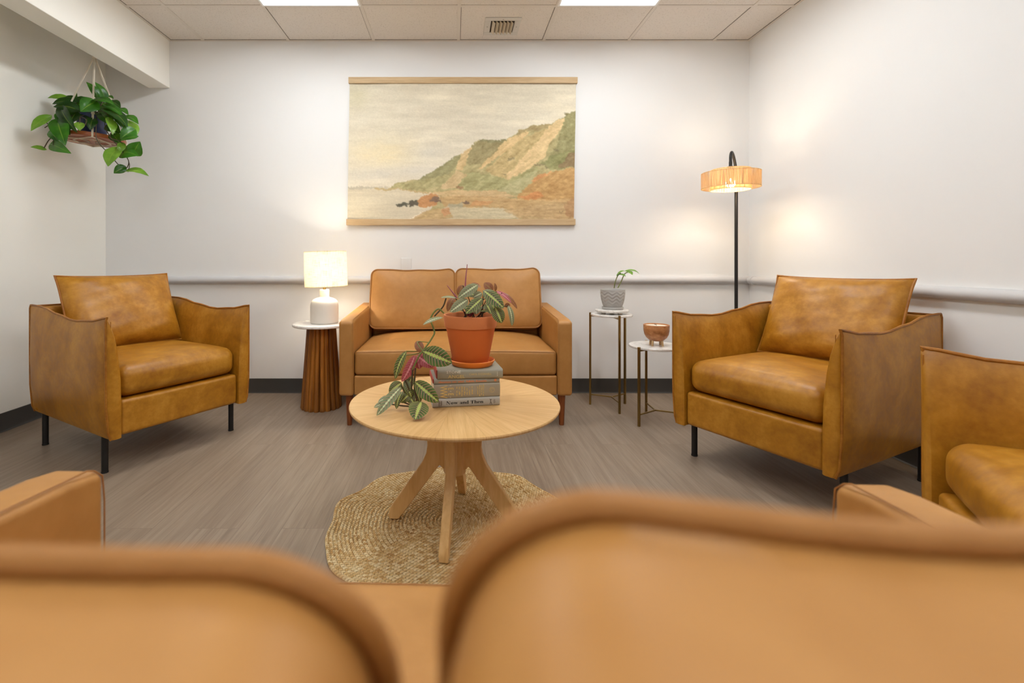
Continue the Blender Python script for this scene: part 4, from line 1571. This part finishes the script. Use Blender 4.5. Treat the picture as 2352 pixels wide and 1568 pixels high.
# ================================================================== HANGING PLANT
HX, HY = -2.262, 2.965
BT = Matrix.Translation((HX, HY, 1.690)) @ Matrix.Rotation(R(1.5), 4, 'Y')
t = thing('plant_hanger', 'macrame cord hanger with a round stained wooden tray below the ceiling beam', 'plant hanger', (0, 0, 0))
BR = .172
MB().lathe([(0, 0), (BR - .003, 0), (BR, .003), (BR, .021), (BR - .003, .024), (0, .024)], 80, M=BT).build('tray', M['board_wood'], t)
hook = Vector((-2.235, HY - .02, 2.225))
mb = MB()
mb.tube(curve_pts([(-2.235, HY - .02, ZC), (-2.235, HY - .02, 2.30), hook], 4), .0035, 8)
mb.tube([hook + Vector((.012 * math.cos(a * PI / 10), 0, .012 * math.sin(a * PI / 10) - .004)) for a in range(20)], .0028, 8, closed=True)
mb.build('hanging_cord', M['cord'], t)
mb = MB()
kn = MB()
for a in (-53, 37, 127, 217):
    e = BT @ Vector((BR * math.cos(R(a)) * 1.02, BR * math.sin(R(a)) * 1.02, .020))
    e2 = BT @ Vector((BR * math.cos(R(a)) * .98, BR * math.sin(R(a)) * .98, -.005))
    k1 = hook.lerp(e, .70)
    k2 = hook.lerp(e, .76)
    o = Vector((.0028, 0, 0))
    mb.tube([hook - Vector((0, 0, .012)) + o, k1 + o], .0030, 7)
    mb.tube([hook - Vector((0, 0, .012)) - o, k1 - o], .0030, 7)
    mb.tube([k1, k2], .0052, 8)
    mb.tube([k2 + o, e + o, e2 + o], .0034, 7)
    mb.tube([k2 - o, e - o, e2 - o], .0034, 7)
    for q in (k1, k2):
        kn.lathe([(0, -.010), (.008, -.006), (.009, 0), (.008, .006), (0, .010)], 12, q)
    # net below the tray
    for b in (a + 45, a - 45):
        m = BT @ Vector((BR * .55 * math.cos(R(b)), BR * .55 * math.sin(R(b)), -.006))
        mb.tube([e2, m], .0032, 7)
        mb.tube([m, BT @ Vector((.02 * math.cos(R(b)), .02 * math.sin(R(b)), -.007))], .0032, 7)
    b = a + 45
    mb.tube([BT @ Vector((BR * .55 * math.cos(R(b + d)), BR * .55 * math.sin(R(b + d)), -.0065)) for d in (0, 45, 90)], .003, 7)
kn.lathe([(0, -.014), (.012, -.008), (.013, 0), (.010, .010), (0, .014)], 14, hook - Vector((0, 0, .016)))
mb.build('cords', M['cord'], t)
kn.build('knots', M['cord'], t)

PB = BT @ Vector((0, 0, .0245))
t = thing('hanging_pothos', 'trailing pothos with heart-shaped leaves in a blue pot on the hanging wooden tray', 'potted plant', PB)
inv = Matrix.Translation(-PB)
Rt = Matrix.Rotation(R(1.5), 4, 'Y')
MB().lathe([(0, 0), (.064, 0), (.068, .004), (.088, .124), (.090, .130), (.085, .130), (.082, .120), (0, .113)], 56, M=Rt).build('pot', M['blue_pot'], t)
MB().lathe([(.083, .116), (0, .122)], 32, M=Rt).build('soil', M['soil'], t)


def PH_(x, y, D):
    return at(50 + .2105 * x, 100 + .2105 * y, D)


n_c, n_u, n_l, n_r = Vector((.5, -.8, .1)), Vector((.45, -.7, .6)), Vector((.1, -1, .2)), Vector((.8, -.5, .3))
LS = {
    'pothos': [
        ((830, 590), 2.93, (703, 418), 2.90, .050, n_r), ((905, 600), 2.91, (798, 420), 2.88, .050, n_r),
        ((790, 645), 2.82, (640, 745), 2.76, .088, n_c), ((800, 625), 2.84, (1015, 672), 2.80, .060, n_u),
        ((930, 685), 2.86, (1105, 805), 2.82, .050, n_u), ((1060, 720), 2.90, (1165, 780), 2.86, .045, n_u),
        ((395, 865), 2.76, (478, 1115), 2.70, .085, n_c), ((340, 955), 2.78, (405, 1075), 2.74, .055, n_l),
        ((345, 1110), 2.78, (542, 1200), 2.73, .062, n_l), ((1215, 950), 2.84, (1072, 1040), 2.80, .070, n_c),
        ((1245, 1020), 2.82, (1078, 1062), 2.79, .040, n_u), ((1110, 1190), 2.86, (1272, 1222), 2.82, .085, n_c),
        ((1225, 1190), 2.85, (1292, 1068), 2.82, .078, n_c), ((1115, 1350), 2.86, (1003, 1415), 2.83, .050, n_c),
        ((940, 575), 2.95, (1003, 606), 2.93, .025, n_u), ((430, 780), 2.80, (400, 870), 2.77, .05, n_c),
        ((1150, 800), 2.88, (1275, 882), 2.85, .050, n_u),
    ],
    'pothos_dark': [
        ((600, 620), 2.92, (465, 578), 2.90, .038, n_u), ((560, 640), 2.90, (332, 662), 2.84, .060, n_u),
        ((600, 720), 2.86, (345, 690), 2.80, .085, n_u), ((930, 740), 2.84, (1155, 912), 2.80, .085, n_r),
        ((440, 720), 2.82, (608, 975), 2.76, .062, n_l), ((770, 830), 2.84, (745, 945), 2.81, .055, n_c),
        ((850, 760), 2.92, (1000, 850), 2.90, .08, n_u), ((880, 780), 2.86, (985, 900), 2.83, .06, n_c), ((590, 760), 2.86, (520, 880), 2.82, .055, n_c), ((450, 900), 2.82, (530, 1000), 2.78, .05, n_c), ((1040, 820), 2.86, (1130, 960), 2.84, .06, n_r), ((700, 640), 2.95, (560, 600), 2.93, .06, n_u), ((960, 640), 2.9, (1080, 700), 2.88, .06, n_u), ((700, 760), 2.92, (800, 850), 2.90, .08, n_u),
        ((620, 700), 2.95, (480, 790), 2.92, .09, n_u), ((900, 690), 2.98, (1090, 760), 2.97, .09, n_u),
        ((950, 900), 2.90, (1080, 980), 2.88, .07, n_c), ((1000, 1000), 2.90, (1075, 1100), 2.88, .06, n_c),
        ((660, 640), 3.0, (560, 760), 3.0, .09, n_c), ((480, 820), 2.90, (500, 980), 2.88, .07, n_c),
        ((600, 650), 3.0, (603, 520), 3.0, .022, n_l), ((820, 700), 3.0, (940, 640), 3.02, .08, n_c),
    ],
    'pothos_light': [
        ((490, 600), 2.90, (282, 595), 2.85, .045, n_u), ((290, 808), 2.74, (100, 955), 2.68, .055, n_u),
        ((245, 1155), 2.76, (92, 1130), 2.72, .030, n_u), ((632, 872), 2.78, (632, 952), 2.76, .046, n_c),
        ((1175, 865), 2.88, (1245, 1018), 2.85, .062, n_r), ((955, 835), 2.82, (990, 995), 2.78, .052, n_r),
        ((1095, 1095), 2.83, (1075, 1192), 2.81, .040, n_c), ((1035, 1160), 2.82, (942, 1342), 2.77, .085, n_l),
        ((1155, 1400), 2.86, (1388, 1448), 2.80, .054, n_u),
    ],
}
for mk, ls in LS.items():
    mb = MB()
    for (b, bd, e, ed, w, nv) in ls:
        leaf(mb, inv @ PH_(*b, bd), inv @ PH_(*e, ed), w * 1.12, nv, 'heart', fold=.28, bend=.14)
    mb.build('foliage', M[mk], t, sharp=180)
mb = MB()
for P in ([(780, 760, 2.93), (900, 740, 2.86), (1000, 900, 2.82), (960, 1020, 2.80), (1060, 1060, 2.82), (1120, 1110, 2.84), (1200, 1180, 2.85)],
          [(820, 780, 2.92), (810, 950, 2.78), (820, 1050, 2.76), (900, 1150, 2.79), (960, 1190, 2.81), (1010, 1270, 2.84), (1080, 1350, 2.86)],
          [(900, 780, 2.92), (930, 960, 2.84), (1100, 1180, 2.86), (1165, 1280, 2.87), (1150, 1350, 2.87), (1110, 1370, 2.86)],
          [(1165, 1280, 2.87), (1175, 1330, 2.87), (1160, 1400, 2.86)],
          [(680, 770, 2.93), (560, 780, 2.84), (400, 860, 2.77), (300, 885, 2.74), (262, 850, 2.73)],
          [(300, 885, 2.74), (250, 918, 2.74)], [(660, 770, 2.92), (480, 900, 2.80), (370, 970, 2.78), (345, 1060, 2.77), (350, 1110, 2.77)],
          [(345, 1000, 2.78), (290, 1060, 2.76), (243, 1140, 2.76)], [(700, 780, 2.92), (640, 800, 2.80), (632, 880, 2.78)], [(640, 800, 2.8), (705, 830, 2.78), (690, 890, 2.77)],
          [(740, 790, 2.95), (790, 690, 2.90), (830, 600, 2.92)], [(760, 790, 2.95), (850, 690, 2.9), (905, 600, 2.92)], [(700, 790, 2.95), (620, 720, 2.92), (590, 640, 2.92)],
          [(860, 790, 2.94), (1000, 720, 2.9), (1060, 725, 2.9), (1170, 860, 2.88)]):
    mb.tube(curve_pts([inv @ PH_(*q) for q in P], 6), .0028, 6)
mb.build('vine', M['stem_dark'], t)

# ================================================================== WALL HANGING (a painted seascape on canvas between two wooden rods)
CW, CH = 440, 264
_rs = np.random.RandomState(11)


def vnoise(x, y, seed):
    r = np.random.RandomState(seed).rand(64, 64)
    xi, yi = np.floor(x).astype(int), np.floor(y).astype(int)
    fx, fy = x - xi, y - yi
    fx, fy = fx * fx * (3 - 2 * fx), fy * fy * (3 - 2 * fy)
    g = lambda i, j: r[i % 64, j % 64]
    return (g(xi, yi) * (1 - fx) + g(xi + 1, yi) * fx) * (1 - fy) + (g(xi, yi + 1) * (1 - fx) + g(xi + 1, yi + 1) * fx) * fy


def fbm(x, y, seed, o=4):
    t, a, n = 0, .5, 0
    for k in range(o):
        t = t + a * vnoise(x * 2 ** k, y * 2 ** k, seed + k)
        n += a
        a *= .55
    return t / n


# picture coordinates: 0..2150 across, 0..1275 down
uu, vv = np.meshgrid(np.linspace(0, 2150, CW), np.linspace(0, 1275, CH))
wx = uu + 40 * (fbm(uu / 60, vv / 60, 3) - .5) + 34 * (fbm(uu / 17, vv / 17, 31) - .5)
wy = vv + 34 * (fbm(uu / 60, vv / 60, 4) - .5) + 26 * (fbm(uu / 17, vv / 17, 41) - .5)


def inside(poly, x=None, y=None):
    x = wx if x is None else x
    y = wy if y is None else y
    c = np.zeros(x.shape, bool)
    n = len(poly)
    for i in range(n):
        (x1, y1), (x2, y2) = poly[i], poly[(i + 1) % n]
        if y1 == y2:
            continue
        cond = ((y1 > y) != (y2 > y)) & (x < (x2 - x1) * (y - y1) / (y2 - y1) + x1)
        c ^= cond
    return c


def col(r, g, b):
    return np.array([r, g, b], float)


img = np.zeros((CH, CW, 3))
k = (vv / 1000)[..., None].clip(0, 1)
img[:] = col(200, 190, 166) * (1 - k) + col(216, 206, 184) * k
strk = fbm(uu / 260, vv / 34, 7)
img += ((strk - .5) * 26)[..., None]
cl = fbm(uu / 420, vv / 130, 9)
img += (np.clip(cl - .5, 0, 1) * 60)[..., None] * np.array([1.0, .95, .8])


def blob(cx, cy, rx, ry, c, amt):
    global img
    d = ((uu - cx) / rx) ** 2 + ((vv - cy) / ry) ** 2
    w = np.exp(-d) * (.45 + 1.1 * fbm(uu / 120, vv / 50, 17))
    img = img * (1 - (w * amt).clip(0, 1)[..., None]) + col(*c) * (w * amt).clip(0, 1)[..., None]


blob(330, 660, 330, 150, (226, 207, 160), .7)
blob(60, 120, 110, 110, (186, 178, 140), .6)
blob(780, 640, 150, 90, (196, 192, 180), .5)
blob(250, 850, 260, 60, (196, 190, 176), .8)
blob(700, 820, 260, 60, (206, 200, 188), .6)
blob(1320, 240, 120, 50, (226, 214, 186), .7)
blob(1950, 220, 130, 60, (222, 210, 180), .6)


def lay(poly, c, amt=1.0, var=22, sc=(70, 26), seed=50):
    m = inside(poly)
    n = fbm(uu / sc[0], vv / sc[1], seed)
    tgt = col(*c) + ((n - .5) * 2 * var)[..., None] * np.array([1, 1, .9])
    img[m] = img[m] * (1 - amt) + tgt[m] * amt


def O(*p):                      # shift tracing origin to the canvas corner
    return [(x - 85, y - 140) for x, y in p]


sea = O((0, 1105), (500, 1112), (600, 1140), (840, 1165), (960, 1195), (940, 1300), (850, 1320), (760, 1360), (660, 1420), (0, 1420))
lay(sea, (204, 192, 164), 1, 14, (240, 16), 51)
lay(O((0, 1102), (490, 1110), (340, 1128), (0, 1124)), (168, 160, 140), .8, 8, (200, 20), 52)
lay(O((330, 1118), (560, 1118), (700, 1140), (900, 1165), (830, 1172), (560, 1140), (340, 1136)), (176, 150, 96), .9, 14)
land = O((480, 1115), (540, 1080), (640, 1055), (780, 1030), (900, 955), (1020, 885), (1130, 810), (1200, 770), (1240, 750), (1280, 695), (1330, 675),
         (1450, 674), (1580, 668), (1640, 630), (1700, 580), (1800, 550), (2020, 515), (2060, 490), (2135, 460), (2145, 425), (2175, 430), (2260, 405),
         (2400, 1440), (700, 1440), (850, 1330), (960, 1200), (840, 1160), (600, 1135))
lay(land, (166, 152, 98), 1, 26, (80, 40), 53)
lay(O((700, 1070), (900, 955), (1130, 810), (1200, 790), (1120, 900), (1040, 990), (960, 1010), (760, 1080)), (134, 130, 84), .8, 18)
lay(O((480, 1115), (560, 1075), (700, 1060), (960, 1020), (1040, 1000), (1020, 1080), (880, 1130), (640, 1130)), (160, 150, 96), .8, 26, (50, 30))
lay(O((1240, 750), (1290, 695), (1340, 678), (1590, 668), (1560, 730), (1440, 850), (1350, 900), (1230, 900), (1210, 830)), (140, 126, 80), .9, 24, (26, 90))
lay(O((1320, 676), (1590, 668), (1560, 690), (1450, 700), (1330, 690)), (122, 118, 78), .8, 10)
lay(O((1160, 790), (1250, 745), (1240, 800), (1200, 900), (1150, 960), (1100, 950), (1120, 900)), (206, 170, 112), .9, 18, (26, 60))
lay(O((1600, 660), (1720, 590), (1790, 600), (1660, 740), (1500, 830), (1400, 910), (1300, 950), (1420, 840), (1520, 740)), (208, 172, 112), .95, 18, (50, 50))
lay(O((1640, 640), (1700, 582), (1820, 552), (2020, 518), (1980, 560), (1860, 590), (1740, 600)), (146, 124, 76), .85, 20)
lay(O((1560, 800), (1720, 660), (1860, 600), (2010, 560), (1960, 700), (1860, 800), (1700, 950), (1560, 1040), (1380, 960)), (190, 158, 98), .7, 34, (34, 30))
lay(O((2020, 520), (2135, 462), (2125, 560), (2060, 620), (1990, 720), (1950, 820), (1860, 900), (1720, 1000), (1560, 1060), (1640, 960), (1780, 800), (1880, 680)), (214, 180, 122), .95, 14, (60, 60))
lay(O((2145, 425), (2260, 400), (2400, 900), (2260, 930), (2050, 920), (1880, 900), (1990, 840), (2060, 720), (2090, 620)), (134, 128, 78), .9, 26, (26, 26))
lay(O((1900, 890), (2060, 800), (2260, 760), (2260, 930), (2000, 950)), (120, 122, 66), .7, 22, (40, 26))
lay(O((2180, 800), (2260, 790), (2260, 930), (2080, 930), (2120, 880)), (134, 94, 66), .6, 20)
lay(O((1120, 1000), (1300, 970), (1600, 1040), (1860, 920), (1900, 960), (1700, 1100), (1500, 1150), (1140, 1130)), (150, 146, 90), .8, 30, (60, 18))
lay(O((1010, 1070), (1120, 960), (1220, 1000), (1140, 1080), (1110, 1130), (960, 1130)), (208, 174, 122), .8, 14)
lay(O((1600, 1090), (1800, 980), (1880, 960), (1840, 1060), (1700, 1180), (1500, 1150)), (172, 166, 114), .8, 14)
lay(O((1690, 1200), (1850, 1050), (2040, 965), (2260, 930), (2260, 1260), (1700, 1230)), (188, 136, 72), .9, 30, (60, 26))
lay(O((1810, 1050), (1900, 1000), (2030, 965), (1990, 1000), (1850, 1065)), (206, 128, 68), .8, 16)
lay(O((1690, 1210), (1900, 1150), (1960, 1190), (1880, 1225)), (204, 120, 60), .75, 18)
lay(O((500, 1128), (900, 1165), (1120, 1135), (1500, 1150), (1700, 1200), (1500, 1215), (960, 1195), (840, 1168)), (204, 168, 114), .85, 14, (160, 14))
lay(O((940, 1200), (1480, 1195), (1700, 1225), (2260, 1230), (2260, 1440), (1740, 1380), (1500, 1310), (1000, 1300)), (192, 150, 94), .85, 26, (150, 14))
lay(O((1010, 1300), (1500, 1300), (1640, 1340), (1740, 1400), (700, 1440), (860, 1360)), (196, 182, 146), .9, 14, (200, 14))
lay(O((680, 1420), (850, 1320), (960, 1310), (1080, 1350), (1090, 1400), (900, 1425)), (188, 152, 96), .85, 22, (60, 16))
lay(O((980, 1310), (1060, 1310), (1080, 1370), (1000, 1390)), (204, 136, 84), .7, 16)
lay(O((1020, 1270), (1180, 1262), (1170, 1300), (1030, 1302)), (160, 156, 128), .8, 8)
lay(O((1280, 1240), (1480, 1235), (1420, 1275), (1240, 1290)), (206, 140, 80), .7, 14)
lay(O((1560, 1340), (1800, 1290), (2260, 1260), (2260, 1440), (1780, 1420)), (188, 152, 100), .8, 30, (40, 20))
lay(O((2140, 1280), (2260, 1200), (2260, 1400), (2170, 1380)), (168, 116, 70), .6, 20)
lay(O((545, 1275), (575, 1258), (620, 1252), (650, 1278), (640, 1292), (560, 1294)), (74, 72, 60), 1, 12, (20, 14))
lay(O((650, 1272), (700, 1240), (750, 1232), (770, 1290), (660, 1296)), (80, 74, 62), 1, 14, (20, 14))
lay(O((745, 1290), (760, 1225), (800, 1190), (880, 1175), (935, 1195), (950, 1240), (900, 1285), (800, 1300)), (190, 126, 72), 1, 22, (30, 16))
lay(O((850, 1235), (900, 1205), (945, 1215), (970, 1250), (930, 1252)), (112, 88, 74), .9, 14)
lay(O((1170, 1255), (1210, 1240), (1238, 1252), (1230, 1270), (1190, 1270)), (106, 82, 66), .95, 8)
lay(O((1120, 1100), (1160, 1095), (1180, 1125), (1130, 1130)), (150, 100, 64), .7, 10)
for (x, y, w, h) in ((1900, 905, 60, 10), (2060, 765, 30, 12), (1640, 850, 40, 14), (1970, 935, 20, 10), (1580, 1000, 14, 8), (2150, 430, 16, 14)):
    lay(O((x - w, y - h), (x + w, y - h * .6), (x + w * .8, y + h), (x - w * .7, y + h)), (104, 92, 60), .6, 12)
lay(O((2080, 1338), (2100, 1352), (2132, 1336), (2126, 1348), (2100, 1360), (2085, 1352)), (110, 84, 52), .8, 6)
hill = inside(land)
steep = (vv < 1000)
br1 = np.where(steep, fbm((uu - .8 * vv + 1300) / 110, (vv + .8 * uu) / 20, 91, 3), fbm(uu / 120, vv / 14, 92, 3))
br2 = fbm(uu / 24, vv / 12, 95, 3)
img[hill] += ((br1 - .5) * 40 + (br2 - .5) * 30)[hill][:, None] * np.array([1, .96, .8])
for _ in range(1):                     # soft, worked edges
    p = np.pad(img, ((1, 1), (1, 1), (0, 0)), 'edge')
    img = (p[:-2, 1:-1] + p[2:, 1:-1] + p[1:-1, :-2] + p[1:-1, 2:] + 2 * p[1:-1, 1:-1]) / 6
# canvas tooth and fine brush grain
img += ((_rs.rand(CH, CW) - .5) * 9)[..., None]
img += ((fbm(uu / 14, vv / 8, 77, 2) - .5) * 14)[..., None]
lum = img.mean(axis=2, keepdims=True)
img = (img * .86 + lum * .14) * .85 + col(204, 194, 166) * .15
img = np.clip(img * 1.03 + 4, 0, 255) / 255
lin_img = np.where(img <= .04045, img / 12.92, ((img + .055) / 1.055) ** 2.4)

WY = YB - .012
TL, TR = at(803, 190, WY), at(1323, 190, WY)
BL, BR_ = at(798, 504, WY), at(1318, 504, WY)
hang = thing('wall_hanging', 'wide seascape canvas hung between two pale wooden rods above the loveseat', 'wall hanging', (.0, YB, 1.2))
IH = Matrix.Translation(-Vector(hang.location))
mb = MB()
for j in range(CH):
    f = j / (CH - 1)
    a, b = TL.lerp(BL, f), TR.lerp(BR_, f)
    for i in range(CW):
        p = a.lerp(b, i / (CW - 1))
        g = i / (CW - 1)
        p.y += .0016 * math.sin(6 * g + 2) * math.sin(9 * f + g * 3) + .0010 * math.sin(31 * f + 5 * math.sin(5 * g))
        mb.v.append(IH @ p)
        mb.uv.append((g, 1 - f))
for j in range(CH - 1):
    for i in range(CW - 1):
        q = j * CW + i
        mb.f.append((q, q + CW, q + CW + 1, q + 1))
cv = mb.build('canvas', M['canvas'], hang, sharp=180)
ca = cv.data.color_attributes.new('paint', 'FLOAT_COLOR', 'POINT')
rgba = np.ones((CH * CW, 4), np.float32)
rgba[:, :3] = lin_img.reshape(-1, 3)
ca.data.foreach_set('color', rgba.ravel())
for (xa, xb, ya, yb) in ((801, 1326, 178, 192), (796, 1321, 503, 517)):
    a, b = IH @ at(xa, ya, WY), IH @ at(xb, yb, WY)
    MB().box(a.x, b.x, a.y - .012, a.y - .0035, b.z, a.z).box(a.x, b.x, a.y + .0035, a.y + .0115, b.z, a.z).build('rod', M['rod_wood'], hang, bevel=.0015)

# ================================================================== LAMP LIGHT, CAMERA


def point(name, loc, energy, colr, rad):
    l = bpy.data.lights.new(name, 'POINT')
    l.energy = energy
    l.color = colr
    l.shadow_soft_size = rad
    o = bpy.data.objects.new(name, l)
    C.objects.link(o)
    o.location = loc
    return o


point('table_lamp_light', (STX + .034, STY - .01, .5425 + .33), TABLE_E, (1, .91, .78), .034)
point('floor_lamp_light', (SX_, SY_, 1.432), FLOOR_E, (1, .82, .62), .032)

w = bpy.data.worlds.new('World')
bpy.context.scene.world = w
w.use_nodes = True
w.node_tree.nodes['Background'].inputs[0].default_value = (.9, .95, 1, 1)
w.node_tree.nodes['Background'].inputs[1].default_value = 0.0

cam_d = bpy.data.cameras.new('camera')
cam_d.sensor_width = 36.0
cam_d.sensor_fit = 'HORIZONTAL'
cam_d.lens = 36.0 * FPX / 2352
cam_d.shift_x = (1176 - VX) / 2352
cam_d.shift_y = -(784 - VY) / 2352
cam_d.clip_start = .005
cam_d.clip_end = 50
cam_d.dof.use_dof = True
cam_d.dof.focus_distance = 2.0
cam_d.dof.aperture_fstop = 3.2
co = bpy.data.objects.new('camera', cam_d)
C.objects.link(co)
co.location = (0, 0, CZ)
co.rotation_euler = (R(90), 0, 0)
sc = bpy.context.scene
sc.camera = co
sc.view_settings.view_transform = 'Standard'
sc.view_settings.look = 'None'
sc.view_settings.exposure = EXPO
sc.view_settings.gamma = 1
sc.view_settings.use_curve_mapping = False
sc.cycles.max_bounces = 10
sc.cycles.diffuse_bounces = 6
sc.cycles.transmission_bounces = 6
sc.cycles.sample_clamp_indirect = 6.0
sc.cycles.use_denoising = True
